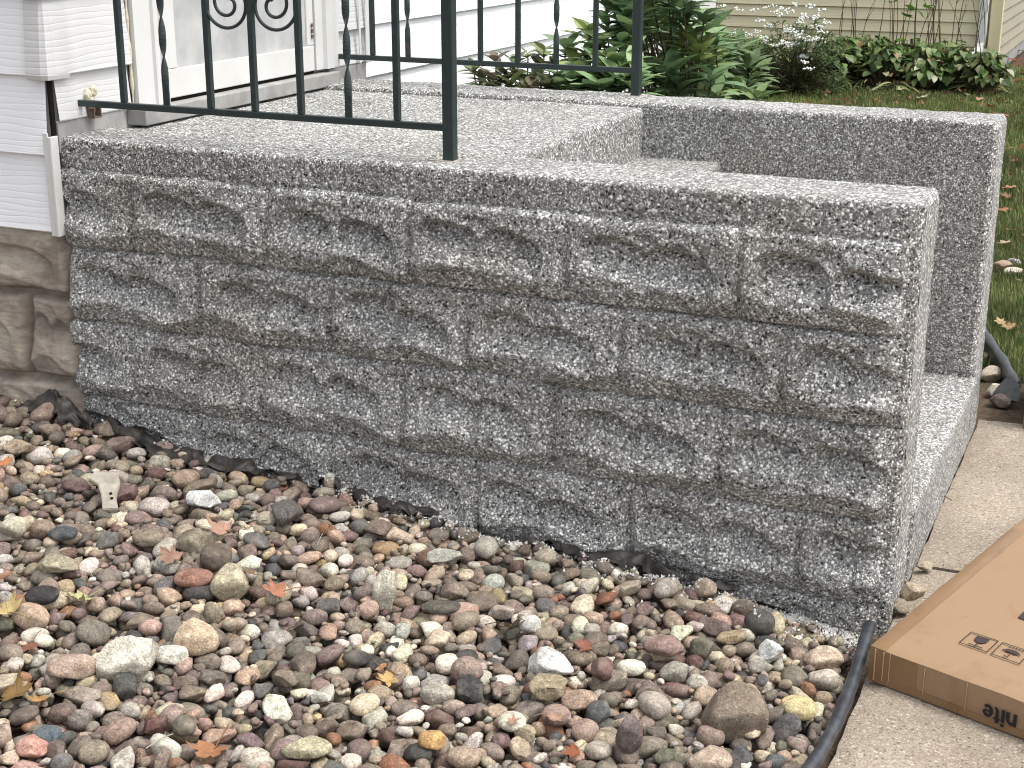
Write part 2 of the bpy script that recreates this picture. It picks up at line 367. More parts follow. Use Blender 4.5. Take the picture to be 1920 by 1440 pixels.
def wing(y_out, y_in, sgn, seed, n=520):
    """one side wall: relief on the outer face (normal sgn*Y), rounded top, plain inner face and end"""
    mb = MB(); zt, rr = H_, .012
    xs = np.concatenate([np.linspace(0, L_-.03, n), L_-.03+.018*np.linspace(.25, 1, 4)]); zs = np.linspace(-.12, zt-rr, 235)
    X, Z = np.meshgrid(xs, zs); R_ = wall_relief(X, Z, ROWS, .048, seed)
    R_ = R_*((1-ss(L_-.052, L_-.014, X)) if sgn < 0 else (1-.45*ss(L_-.03, L_-.012, X))); P = np.stack([X, Z, X*0+seed], -1)
    R_ = R_+.0012*vnoise(P, 120, 1)+.003*vnoise(P, 6, 4)
    lipd = ss(.805, .835, Z)*.010*(1-ss(L_-.03, L_-.012, X))
    Y = y_out+sgn*(R_+lipd)-sgn*.014
    # profile strips: outer face -> top -> inner face, one sheet
    front = np.stack([X, Y, Z], -1); rows = [front]
    yo = Y[-1]; 
    for t in (.4, .8, 1.2, math.pi/2): rows.append(np.stack([xs, yo-sgn*rr*(1-math.cos(t)) if False else yo-sgn*rr*(1-math.cos(t)), np.full_like(xs, zt-rr+rr*math.sin(t))+.0022*vnoise(np.stack([xs, xs*0, xs*0], -1), 9, 5)*(t/1.57)+.0018*vnoise(np.stack([xs, xs*0, xs*0], -1), 45, 6)], -1)[None])
    for k in np.linspace(.08, 1, 12):
        yy = (yo-sgn*rr)*(1-k)+(y_in+sgn*rr)*k; rows.append(np.stack([xs, yy, np.full_like(xs, zt)+.0012*vnoise(np.stack([xs, yy, xs*0], -1), 25, 4)], -1)[None])
    for t in (.4, .8, 1.2, math.pi/2): rows.append(np.stack([xs, np.full_like(xs, y_in+sgn*rr-sgn*rr*math.sin(t)), np.full_like(xs, zt-rr+rr*math.cos(t))], -1)[None])
    for z in np.linspace(zt-rr-.02, -.12, 12): rows.append(np.stack([xs, np.full_like(xs, y_in), np.full_like(xs, z)], -1)[None])
    A = np.concatenate(rows, 0); mb.grid(A, flip=sgn > 0)
    # end (normal +X), bulged slightly forward with a rounded edge: connect the last column loop
    loop = A[:, -1]; c = loop.mean(0); prev = loop; idx0 = None
    ringpts = [loop]
    for k, (sc, dx) in enumerate(((.985, .006), (.95, .010), (.88, .012))):
        q = loop.copy(); q[:, 1] = c[1]+(loop[:, 1]-c[1])*sc if False else loop[:, 1]+np.clip(c[1]-loop[:, 1], -.004*(k+1)*1.3, .004*(k+1)*1.3)
        q[:, 2] = np.minimum(loop[:, 2], zt-.005*(k+1)); q[:, 0] = loop[:, 0]+dx; ringpts.append(q)
    mb.grid(np.stack(ringpts), flip=sgn < 0)
    # cap: zip outer and inner halves of last ring
    q = ringpts[-1]; nv = len(q); no = front.shape[0]+4
    outer = q[:no]; zi = np.linspace(0, 1, no); inn = q[no:]; inz = inn[::-1]
    # inner side resampled to the outer heights
    iy = np.interp(outer[:, 2], inz[:, 2], inz[:, 1]); ix = np.interp(outer[:, 2], inz[:, 2], inz[:, 0])
    I = np.stack([ix, iy, outer[:, 2]], -1); K = 14; G = np.stack([outer*(1-k)+I*k for k in np.linspace(0, 1, K)])
    G[:, :, 0] += .0015*vnoise(G*[0, 1, 1], 30, 3)
    mb.grid(G, flip=sgn > 0)
    return mb
near_b = wing(0.0, T_, -1, 1); far_b = wing(W_, W_-T_, 1, 5, 260)
w1 = near_b.build('side_wall', M['stoop'], stoop, smooth=True); w2 = far_b.build('side_wall', M['stoop'], stoop, smooth=True)
w1['label'] = 'near side wall with rock-face block pattern'; w2['label'] = 'far side wall carrying the back railing'
def step_part(name, x0, x1, z, mats):
    """a tread slab with a rounded nose, spanning between the two side walls"""
    mb = MB(); ys = np.linspace(T_-.03, W_-T_+.03, 70); prof = [(x0, z)]
    r = .014
    for k in np.linspace(.05, 1, 26): prof.append((x0+(x1-r-x0)*k, z))
    for t in (.4, .8, 1.2, math.pi/2): prof.append((x1-r+r*math.sin(t), z-r+r*math.cos(t)))
    for k in np.linspace(.1, 1, 8): prof.append((x1-.006*k, z-r-(.18 if name != 'platform' else .22)*k))
    pr_ = np.array(prof); A = np.zeros((len(prof), len(ys), 3)); A[:, :, 0] = pr_[:, 0, None]; A[:, :, 2] = pr_[:, 1, None]; A[:, :, 1] = ys[None]
    A[:, :, 2] += .0016*vnoise(A, 20, 3)+.002*vnoise(A, 4, 6); A[:, :, 0] += .0012*vnoise(A, 30, 8)
    A[:, 0, 0] -= .05; A[:, -1, 0] -= .05; mb.grid(A); return mb.build(name, mats, stoop, smooth=True)
step_part('platform', -.05, 1.112, .886, M['stoop'])
for x0, x1, z in ((1.09, 1.352, .743), (1.335, 1.61, .560), (1.59, 1.862, .375), (1.84, 2.114, .190)): step_part('step', x0, x1, z, M['stoop'])

# ------------------------------------------------------------------ railings
def make_railing(x_wall, x_post):
    r = empty('porch_railing', (0, 0, 0)); zb = .975; zt = 1.78
    mb = MB(); mb.box(x_post-.0135, x_post+.0135, -.0135, .0135, .0, zt-.9+.06, .003); mb.build('post', M['iron'], r, off=(0, 0, 0)); mb = MB(); mb.box(x_post-.021, x_post+.021, -.020, .019, -.003, .0028, .002); mb.build('grout_collar', M['conc'], r, off=(0, 0, 0))
    for z in (zb-.9, zt-.9): mb = MB(); mb.box(x_wall, x_post-.0137, -.008, .008, z-.008, z+.008, .002); mb.build('rail', M['iron'], r, off=(0, 0, 0))
    for k, x in enumerate((.144, .271, .400, .525, .652, .779, .906)):
        mb = MB(); z0, z1 = zb-.9+.0085, zt-.9-.0085
        if k in (1, 5):
            n = 260; zz = np.linspace(z0, z1, n); V = []
            ph = math.pi*(zz-z0-.05)/.094; ph = np.clip(ph, 0, math.pi*round((zt-zb-.12)/.094))
            for z, a in zip(zz, ph):
                for sx, sy in ((-1, -1), (1, -1), (1, 1), (-1, 1)):
                    dx, dy = sx*.0086, sy*.0024; V.append((x+dx*math.cos(a)-dy*math.sin(a), dx*math.sin(a)+dy*math.cos(a), z))
            F = [(i*4+j, i*4+(j+1) % 4, (i+1)*4+(j+1) % 4, (i+1)*4+j) for i in range(n-1) for j in range(4)]+[(3, 2, 1, 0), (n*4-4, n*4-3, n*4-2, n*4-1)]
            mb.add(V, F); mb.build('twisted_picket', M['iron'], r, off=(0, 0, 0))
        else: mb.box(x-.0072, x+.0072, -.0072, .0072, z0, z1, .0015); mb.build('picket', M['iron'], r, off=(0, 0, 0))
    for cx, s in ((.4625, 1), (.5885, -1)):
        # C-scroll: bottom spiral, straight back along the shared picket side, top spiral
        pts = []; R0 = .0535; zc = 1.231-.9
        for t in np.linspace(0, 1, 70):
            a = 2.6*2*math.pi*(1-t); a = t*1.72*2*math.pi; rad = R0*(1-t)**.85+.010
            pts.append((cx-s*0-(rad)*math.cos(a)*s, 0, zc-rad*math.sin(a)-.0))
        pts = pts[::-1]; up = [(p[0], 0, 2*(zc+.125)-p[2]) for p in pts][::-1]
        mb = MB(); mb.tube(pts+up, .0042, 8); mb.build('scroll', M['iron'], r, smooth=True, off=(0, 0, 0))
    return r
rail1 = make_railing(.004, 1.0385); rail1.location = (0, .088, .9)
tag(rail1, 'dark green iron railing with scrolls and twisted pickets, on the near edge of the stoop', 'railing', 'iron railings on the stoop')
rail2 = rail1.copy(); COL.objects.link(rail2); rail2.location = (0, 1.362, .9)
for c in list(rail1.children):
    d = c.copy(); COL.objects.link(d); d.parent = rail2
rail2['label'] = 'dark green iron railing on the far side of the stoop, before the leafy shrubs'

# wall bracket with broken foam where the near railing meets the house
wb = empty('wall_bracket', (.01, .12, .95)); tag(wb, 'small rusty bracket and crumbled yellowed foam where the near railing meets the siding', 'bracket')
mb = MB(); mb.box(.008, .016, .108, .142, .945, .975, .002); mb.box(.008, .03, .110, .114, .938, .96, .001); mb.box(.008, .03, .136, .140, .938, .96, .001); mb.box(.010, .03, .110, .140, .934, .938, .001); mb.build('clip', M['rust'], wb)
mb = MB(); bm = bmesh.new(); bmesh.ops.create_icosphere(bm, subdivisions=3, radius=1); V = np.array([v.co[:] for v in bm.verts]); F = [[v.index for v in f.verts] for f in bm.faces]; bm.free()
for cx, cy, cz, r in ((.008, .118, .988, .014), (.010, .135, .998, .012), (.008, .128, .975, .010)):
    mb.add(V*r*(1+.45*fbm(V, 2.5, int(cz*999))[:, None])*[.6, 1, 1.2]+[cx, cy, cz], F)
mb.build('foam', M['foam'], wb, smooth=True)

# ------------------------------------------------------------------ white house
house = empty('white_house', (-1.5, 1.0, 0)); tag(house, 'white clapboard house with storm door and brown block foundation behind the stoop', 'house')
def clap(x0, x1, zs, y0, out, mat_, name, parent, axis_='x', facing=-1, thick=.013, nx=40, top=None, ends=True):
    """lapped siding courses; zs = bottoms from top to bottom; plane at y0 (axis x) or x0 plane (axis y); facing gives normal sign"""
    mb = MB()
    for k in range(len(zs)-1):
        zt, zb = zs[k], zs[k+1]
        prof = [(0.0, zt), (thick*.92, zb+.010), (thick, zb+.003), (thick*.8, zb), (-.004, zb+.001)]
        us = np.linspace(x0, x1, nx); A = np.zeros((len(prof), nx, 3))
        for i, (d, z) in enumerate(prof):
            jit = .0015*vnoise(np.stack([us, us*0+k, us*0], -1), 3, 11+k)
            if axis_ == 'x': A[i, :, 0] = us; A[i, :, 1] = y0+facing*(d+jit)
            else: A[i, :, 1] = us; A[i, :, 0] = y0+facing*(d+jit)
            A[i, :, 2] = z
        fl = (axis_ == 'x' and facing < 0) or (axis_ == 'y' and facing > 0)
        mb.grid(A, flip=(axis_ == 'y') == (facing > 0) if False else (axis_ == 'x'))
    return mb.build(name, mat_, parent)
top_z = 3.0
zsl = [round(.663+.1935*k, 4) for k in range(13)][::-1]
# wall cores (give the house real depth)
mb = MB(); mb.box(-5, -.012, -.004, 1.56, .66, top_z, 0); mb.box(-5, -.36, 1.56, 7.0, .3, top_z, 0); mb.build('wall', M['trim'], house)
clap(-5, -.012, zsl, -.010, 1, M['white'], 'siding', house, 'x', -1, .016, 60)
# corner cap pieces (one per course) wrap the outside corner
for k, (zt, zb) in enumerate(zip(zsl[:-1], zsl[1:])):
    if zb < 1.0: continue
    mb = MB(); A = []
    for d, z in ((.006, zt), (.0225, zb+.004), (.018, zb-.008)):
        A.append([(-.050, -.010-d-.0005, z), (-.049, -.010-d-.004, z), (-.004, -.010-d-.004, z), (d*.6, -.010-d*.9, z), (d*.72, .0, z), (d*.7, .05, z)])
    A = np.array(A); mb.grid(A, flip=True); mb.build('corner_cap', M['white2'], house)
def strip(name, mat_, *b, bev=.002, parent=house):
    mb = MB(); mb.box(*b, bev); return mb.build(name, mat_, parent)
strip('corner_trim', M['trim'], -.020, -.004, -.0315, -.027, .655, .915)
strip('corner_trim', M['trim'], -.0040, .006, -.033, -.0045, .655, .905)
strip('corner_gap', M['dark'], -.007, -.001, -.014, .0, .905, 1.045, bev=0)
# return wall between corner and door: siding facing +X
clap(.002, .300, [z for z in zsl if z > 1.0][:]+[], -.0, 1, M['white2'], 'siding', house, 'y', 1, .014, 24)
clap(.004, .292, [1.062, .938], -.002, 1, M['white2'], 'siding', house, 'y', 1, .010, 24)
strip('base_board', M['alu'], -.01, .004, .002, .262, .86, .9375)
mb = MB(); mb.tube([(.006, .301, z) for z in np.linspace(.935, 3, 160)], [.0045+.0012*math.sin(z*31)+.0016*math.sin(z*77) for z in np.linspace(.935, 3, 160)], 8); mb.build('caulk', M['foam'], house, smooth=True)
# door frame
def brick(name, y0, y1, w, z0=.935):
    mb = MB(); prof = [(y0, 0), (y0, .020), (y0+.55*(y1-y0), .022), (y0+.58*(y1-y0), .030), (y0+.66*(y1-y0), .032), (y0+.69*(y1-y0), .026), (y0+.78*(y1-y0), .026), (y0+.81*(y1-y0), .034), (y0+.95*(y1-y0), .034), (y1, .028), (y1, 0)]
    A = np.array([[(x, y, z) for y, x in prof] for z in (z0, 3.0)]); mb.grid(A); mb.add([(x, y, z0) for y, x in prof], [list(range(len(prof)))]); return mb.build(name, M['trim'], house)
brick('door_frame', .308, .432, 1)
mb = MB(); prof = [(1.362, 0), (1.362, .020), (1.315, .024), (1.310, .034), (1.262, .034), (1.258, .022), (1.218, .020), (1.218, 0)]
mb.grid(np.array([[(x, y, z) for y, x in prof] for z in (.945, 3.0)]), flip=True); mb.build('door_frame', M['trim'], house)
door = empty('storm_door', (0, 0, 0)); door.parent = house; door.location = (1.5+.0, -1.0+.83, .94)
strip('bottom_rail', M['trim'], -.004, .016, .440, 1.214, .944, 1.022, bev=.003, parent=door)
strip('stile', M['trim'], -.004, .0155, .440, .492, 1.0225, 3.0, bev=.003, parent=door)
strip('stile', M['trim'], -.004, .0155, 1.176, 1.214, 1.0225, 3.0, bev=.003, parent=door)
strip('panel', M['panel'], -.004, .009, .4925, 1.1755, 1.0225, 3.0, bev=0, parent=door)
for z in (1.045, 1.062, 1.079): strip('hinge', M['rust'], .017, .021, 1.196, 1.206, z, z+.012, bev=.001, parent=door)
strip('weather_strip', M['dark'], -.01, .010, .436, 1.216, .928, .9435, bev=0)
strip('threshold', M['alu'], -.01, .052, .290, 1.312, .893, .934, bev=.003)
# wall beyond the door
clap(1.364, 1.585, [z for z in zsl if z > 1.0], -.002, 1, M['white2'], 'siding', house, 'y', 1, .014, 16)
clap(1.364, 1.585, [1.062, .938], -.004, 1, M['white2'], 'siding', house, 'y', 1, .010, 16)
for y in (1.50, 1.545): strip('corner_trim', M['trim'], .0145, .019, y, y+.012, .94, 3.0, bev=.002)
strip('corner_trim', M['trim'], -.02, .012, 1.562, 1.592, .935, 3.0, bev=.003)
strip('base_board', M['alu'], -.01, .003, 1.32, 1.57, .86, .937)
# recessed main wall facing +X
zr = [round(.805+.1935*k, 4) for k in range(-2, 12)][::-1]
clap(1.59, 5.30, zr, -.352, 1, M['white'], 'siding', house, 'y', 1, .015, 60)
strip('corner_trim', M['trim'], -.40, -.33, 5.30, 5.36, .2, 3.0)
# foundation of rough brown blocks
xs = np.linspace(-2.2, .012, 560); zs = np.linspace(.0, .672, 180); X, Z = np.meshgrid(xs, zs)
FR = [(.672, .492, [-2.6, -1.9, -1.45, -1.0, -.55, .012]), (.492, .258, [-2.6, -2.0, -1.55, -1.08, -.61, -.148, .012]), (.258, .02, [-2.6, -1.75, -1.3, -.85, -.36, .012])]
RR = np.zeros_like(X); P3 = np.stack([X, Z, X*0], -1); XW, ZW = X+.008*vnoise(P3, 9, 41), Z+.006*vnoise(P3, 8, 42)
for r_, (zt_, zb_r, jj) in enumerate(FR):
    for k_ in range(len(jj)-1):
        s_ = (XW >= jj[k_]) & (XW < jj[k_+1]+(.1 if k_ == len(jj)-2 else 0)) & (ZW <= zt_+(.05 if r_ == 0 else 0)) & (ZW > zb_r)
        dx_ = np.minimum(XW[s_]-jj[k_], jj[k_+1]-XW[s_]); dz_ = np.minimum(zt_-ZW[s_]+(.1 if r_ == 0 else 0), ZW[s_]-zb_r)
        e_ = ss(-.002, .024, dx_)**.7*ss(-.002, .022, dz_)**.7; u_ = (XW[s_]-jj[k_])/(jj[k_+1]-jj[k_]); v_ = (zt_-ZW[s_])/(zt_-zb_r)
        RR[s_] = .052*e_*(.62+.5*np.clip(block_relief(np.clip(u_*.9+.05, 0, 1), np.clip(v_, 0, .97), .4, 70+r_*3+k_), 0, 1))
RR += (.006*fbm(P3, 10, 3)+.002*fbm(P3, 45, 8))*ss(.002, .02, RR)
mb = MB(); mb.grid(np.stack([X, .030-RR, Z], -1)); mb.build('foundation', M['found'], house, smooth=True)
mb = MB(); mb.box(-5, .0, .035, 1.5, -.1, .668, 0); mb.box(-5, -.37, 1.5, 7, -.1, .44, 0); mb.build('foundation_core', M['found'], house)

# ------------------------------------------------------------------ beige house
bh = empty('beige_house', (-2, 13, 0)); tag(bh, 'beige clapboard neighbouring house behind the flower bed', 'house')
YB = 11.0; XC = 1.04
mb = MB(); mb.box(-7, XC-.02, YB+.02, 20, -.2, 3.2, 0); mb.build('wall', M['beige'], bh)
zb_ = [round(.115+.1035*k, 4) for k in range(0, 30)][::-1]
clap(-7, .88, zb_, YB, 1, M['beige'], 'siding', bh, 'x', -1, .016, 60)
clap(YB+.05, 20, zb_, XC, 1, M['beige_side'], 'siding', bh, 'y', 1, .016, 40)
strip('corner_board', M['beige_trim'], .955, XC+.015, YB-.03, YB+.05, .02, 3.2, bev=.004, parent=bh)
strip('foundation', M['alu'], -7, XC, YB-.005, 20, -.2, .11, bev=.005, parent=bh)
mb = MB()
for x0, x1, y0, y1, z0, z1 in ((.862, .938, YB-.095, YB-.02, .23, 3.1),): mb.box(x0, x1, y0, y1, z0, z1, .012)
mb.tube([(.90, YB-.06, .26), (.895, YB-.10, .21), (.875, YB-.20, .14)], .042, 4, rot=[.0]*3); mb.build('downspout', M['trim'], bh)

# ------------------------------------------------------------------ stones
def ico(sub):
    bm = bmesh.new(); bmesh.ops.create_icosphere(bm, subdivisions=sub, radius=1); V = np.array([v.co[:] for v in bm.verts]); F = np.array([[v.index for v in f.verts] for f in bm.faces]); bm.free(); return V, F
I2, F2 = ico(2); I3, F3 = ico(3); I4, F4 = ico(4)
def stone_shape(V, kind, seed):
    rs = np.random.RandomState(seed); N = V.copy()
    if kind == 'smooth':
        p = rs.uniform(2.0, 2.7); r = (np.abs(N)**p).sum(1)**(-1/p); r = r*(1+.10*vnoise(N, .9, seed)+.035*vnoise(N, 2.2, seed+3))
        return N*r[:, None]
    if kind == 'sub':
        r = np.ones(len(N)); D = rs.normal(size=(7, 3)); D /= np.linalg.norm(D, axis=1)[:, None]; P = N*1.12
        for d in D:
            o = rs.uniform(.72, .95); q = P@d; ex = np.clip(q-o, 0, None); P = P-.8*ex[:, None]*d
        return P*(1+.05*fbm(N, 1.6, seed)[:, None])
    D = rs.normal(size=(12, 3)); D /= np.linalg.norm(D, axis=1)[:, None]; P = N*1.25
    for d in D:
        o = rs.uniform(.62, .95); q = P@d; ex = np.clip(q-o, 0, None); P = P-.96*ex[:, None]*d
    return P*(1+.075*fbm(N, 2.0, seed)[:, None])
SH = {}
for k in ('smooth', 'sub', 'ang'):
    SH[k] = [(stone_shape(I2, k, 100+i), stone_shape(I3, k, 100+i)) for i in range(14)]
PAL = [  # name, linear albedo, weight
 ('grey-brown', (.185, .155, .135), 24), ('taupe', (.255, .212, .178), 22), ('mauve', (.190, .145, .138), 14), ('slate grey', (.105, .108, .110), 9),
 ('tan', (.35, .290, .225), 11), ('pink', (.36, .265, .228), 6), ('off-white', (.62, .59, .53), 9), ('maroon', (.140, .088, .080), 3), ('rust brown', (.25, .135, .085), 2),
 ('olive grey', (.155, .148, .124), 8), ('cream', (.50, .445, .35), 7), ('dark grey', (.058, .058, .058), 3), ('light grey', (.38, .365, .34), 12), ('yellow tan', (.38, .29, .17), 1)]
PW = np.array([p[2] for p in PAL], float); PW /= PW.sum()
RS = np.random.RandomState(7)
# height map of the bed
CS = .005; HX0, HY0, HX1, HY1 = -1.75, -2.3, 2.16, .06; NX, NY = int((HX1-HX0)/CS), int((HY1-HY0)/CS)
gx = HX0+(np.arange(NX)+.5)*CS; gy = HY0+(np.arange(NY)+.5)*CS; HXX, HYY = np.meshgrid(gx, gy); HM = zg(HXX, HYY); HM0 = HM.copy()
PIPE = np.array([(2.080, -.085, .03), (2.088, -.20, .032), (2.098, -.36, .034), (2.099, -.50, .03), (2.094, -.62, .028), (2.082, -.72, .028), (2.045, -.95, .03), (2.0, -1.25, .03)])
def pipe_x(y): return np.interp(-np.asarray(y), -PIPE[:, 1], PIPE[:, 0])
def allowed(x, y, r):
    if y > -.010-r*.7-np.interp(x, [.6, 1.15, 1.5, 1.8, 2.06], [0, .030, .025, .060, .105]): return False
    if x > pipe_x(y)-.022-r*.9: return False
    return True
stones = []
def footprint(x, y, a, b, th):
    R_ = max(a, b); i0, i1 = int((x-R_-HX0)/CS), int((x+R_-HX0)/CS)+2; j0, j1 = int((y-R_-HY0)/CS), int((y+R_-HY0)/CS)+2
    i0, j0 = max(i0, 0), max(j0, 0); i1, j1 = min(i1, NX), min(j1, NY)
    if i1 <= i0 or j1 <= j0: return None
    dx = HXX[j0:j1, i0:i1]-x; dy = HYY[j0:j1, i0:i1]-y; c, s = math.cos(th), math.sin(th)
    q = ((dx*c+dy*s)/a)**2+((-dx*s+dy*c)/b)**2; m_ = q < 1
    if m_.sum() < 3: return None
    return (slice(j0, j1), slice(i0, i1)), q, m_
def place(a, b, c, th, x, y, settle=.78, commit=True, fp=None):
    fp = fp or footprint(x, y, a, b, th)
    if fp is None: return None
    sl_, q, m_ = fp; h = HM[sl_]; prof = np.sqrt(np.clip(1-q, 0, 1))*c
    need = (h+prof*settle)[m_]                 # centre height so the lower half rests on the surface
    zc = np.percentile(need, 86)
    if commit: t = HM[sl_]; t[m_] = np.maximum(t[m_], (zc+prof)[m_])
    return zc
def inview(x, y, mx=560):
    p = proj((x, y, .1)); return -mx < p[0] < 1920+mx and 560 < p[1] < 1440+540
def drop(n, smin, smax, tries, group, kindw, flat=(.5, .8)):
    for _ in range(n):
        s = RS.uniform(smin, smax) if RS.rand() < .8 else RS.uniform(smin, smax*1.25); a = s*RS.uniform(.95, 1.30); b = s*RS.uniform(.70, .98); c = s*RS.uniform(*flat); best = None
        for t in range(tries):
            for _k in range(60):
                x = RS.uniform(-1.6, 2.1); y = RS.uniform(-2.1, -.01)
                if inview(x, y) and allowed(x, y, b): break
            else: continue
            th = RS.uniform(0, math.pi); fp = footprint(x, y, a, b, th)
            if fp is None: continue
            zc = place(a, b, c, th, x, y, commit=False, fp=fp)
            if zc is None: continue
            sc_ = zc-float(zg(x, y))
            if best is None or sc_ < best[0]: best = (sc_, x, y, th, fp)
        if best is None: continue
        _, x, y, th, fp = best; zc = place(a, b, c, th, x, y, fp=fp)
        kind = ('smooth', 'sub', 'ang')[RS.choice(3, p=kindw)]; ci = RS.choice(len(PAL), p=PW)
        stones.append(dict(x=x, y=y, z=zc, a=a, b=b, c=c, th=th, kind=kind, ci=ci, si=RS.randint(14), tilt=(RS.normal()*.22, RS.normal()*.22), g=group))
drop(2100, .012, .020, 3, 0, (.6, .25, .15)); drop(3000, .0145, .0245, 7, 1, (.24, .40, .36)); drop(520, .019, .028, 8, 2, (.26, .40, .34)); drop(1450, .008, .014, 10, 3, (.3, .35, .35)); drop(1100, .0050, .0085, 4, 4, (.2, .4, .4))
# landmark stones of the photograph: centre px, width px, height px, colour, kind, rough?, label, short name
LM = [
 (245,1235,108,98,(.70,.66,.56),'ang',1,'largest whitish rock, thick and angular, at the lower left of the pebble bed','the large whitish rock'),
 (367,1195,82,66,(.62,.48,.38),'sub',1,'pinkish-white blocky rock just right of and above the large whitish rock','the pinkish-white blocky rock'),
 (322,1228,54,36,(.68,.65,.57),'sub',1,'small whitish lump touching the right side of the large whitish rock','the small whitish lump'),
 (724,1106,44,92,(.62,.59,.49),'ang',1,'tall jagged whitish rock standing upright in the middle of the pebble bed','the tall jagged rock'),
 (1026,1247,78,50,(.72,.72,.69),'ang',1,'flat white angular slab of rock in the lower middle of the pebble bed','the flat white slab'),
 (1376,1336,110,104,(.27,.215,.165),'sub',1,'biggest brown rough boulder near the lower right, left of the black edging','the brown boulder'),
 (1449,1221,42,46,(.78,.78,.76),'ang',1,'bright white triangular stone near the corner of the stoop','the white triangular stone'),
 (1496,1327,64,42,(.58,.49,.29),'smooth',0,'yellow oval stone right of the brown boulder','the yellow oval stone'),
 (840,1043,64,28,(.48,.47,.41),'ang',1,'flat pale grey shard above the middle of the pebble bed','the pale grey shard'),
 (384,935,62,36,(.74,.75,.74),'ang',1,'bright white shard in the upper left of the pebble bed','the white shard'),
 (364,1084,72,38,(.33,.17,.125),'smooth',0,'reddish-brown pointed oval stone left of the mottled cream stone','the reddish-brown oval stone'),
 (429,1092,64,66,(.48,.43,.33),'sub',1,'mottled cream stone right of the reddish-brown oval stone','the mottled cream stone'),
 (405,1044,58,56,(.155,.125,.098),'smooth',0,'dark brown-grey stone above the mottled cream stone','the dark brown-grey stone'),
 (365,1017,60,44,(.30,.26,.19),'sub',1,'olive-tan rough stone left of the dark brown-grey stone','the olive-tan stone'),
 (279,1008,58,36,(.29,.24,.18),'smooth',0,'wide taupe stone left of the olive-tan stone','the wide taupe stone'),
 (24,988,48,40,(.58,.54,.42),'sub',1,'cream rounded stone at the left edge of the photo','the cream stone at the left edge'),
 (100,1060,80,34,(.40,.36,.26),'ang',1,'long olive-tan angular stone in the left of the pebble bed','the long olive-tan stone'),
 (119,1000,50,28,(.085,.098,.108),'smooth',0,'dark slate-blue flat oval stone above the long olive-tan stone','the slate-blue stone'),
 (80,1116,58,36,(.045,.040,.042),'smooth',0,'near-black oval stone in the left of the pebble bed','the near-black stone'),
 (1425,1168,56,60,(.095,.090,.082),'smooth',0,'dark grey egg-shaped stone near the base of the stoop wall','the dark grey egg-shaped stone'),
 (1543,1233,66,38,(.60,.47,.40),'sub',1,'pinkish-white speckled stone left of the top of the black edging','the pinkish-white speckled stone'),
 (828,1138,70,26,(.125,.112,.088),'smooth',0,'long dark olive pebble in the centre of the pebble bed','the long dark olive pebble'),
 (135,1250,80,46,(.46,.39,.31),'sub',1,'greyish-pink flat rock left of the large whitish rock','the greyish-pink flat rock'),
 (290,1362,50,54,(.135,.062,.052),'ang',0,'maroon angular stone below the large whitish rock','the maroon angular stone'),
 (346,1360,44,46,(.19,.165,.125),'smooth',0,'olive-brown oval stone right of the maroon angular stone','the olive-brown oval stone'),
 (90,1378,50,32,(.12,.155,.175),'smooth',0,'blue-grey oval stone at the lower left','the blue-grey stone'),
 (1130,1254,42,50,(.20,.120,.105),'sub',0,'reddish-mauve blocky stone right of the flat white slab','the reddish-mauve blocky stone'),
 (1242,1210,62,44,(.34,.235,.205),'sub',0,'dusty pink flat stone with a straight lower edge in the right of the pebble bed','the dusty pink flat stone'),
 (1030,1290,72,44,(.40,.33,.22),'ang',1,'tan angular rock below the flat white slab','the tan angular rock'),
 (877,1256,56,48,(.38,.285,.24),'sub',1,'dull pinkish angular rock left of the flat white slab','the dull pinkish rock'),
 (1175,1283,0,0,None,None,0,'',''),
 (62,1400,56,44,(.52,.31,.25),'sub',0,'salmon-pink rounded stone at the lower left edge','the salmon-pink stone'),
 (400,1150,34,50,(.36,.31,.22),'sub',1,'upright greyish-tan long stone above the pinkish-white blocky rock','the upright greyish-tan stone'),
 (575,1403,84,36,(.46,.42,.32),'sub',1,'long pale grey-tan stone at the bottom left of centre','the long pale stone'),
 (810,1388,46,48,(.56,.38,.16),'sub',0,'yellow-ochre wedge stone at the bottom centre','the yellow-ochre stone'),
 (960,1352,54,38,(.70,.64,.52),'smooth',0,'smooth creamy oval stone at the bottom centre, left of the cream triangle','the creamy oval stone'),
 (993,1170,38,36,(.72,.71,.67),'sub',1,'round white stone right of the brown leaf, centre of the bed','the round white stone'),
 (1043,1340,56,42,(.34,.235,.20),'smooth',0,'dusty red-grey oval stone below the tan angular rock','the dusty red-grey oval stone'),
 (1180,1380,44,84,(.17,.13,.125),'sub',0,'tall mauve-grey stone at the bottom, left of the brown boulder','the tall mauve-grey stone'),
 (1330,1425,76,42,(.46,.40,.31),'sub',1,'tan rounded rock at the bottom edge below the brown boulder','the tan rounded rock at the bottom edge'),
]
def ground_at(px, py):
    a = un((px, py), 2, .1)
    for _ in range(15):
        i = int(np.clip((a[0]-HX0)/CS, 0, NX-1)); j = int(np.clip((a[1]-HY0)/CS, 0, NY-1)); a = un((px, py), 2, float(HM[j, i])*.5+.5*a[2])
    return a
lms = []
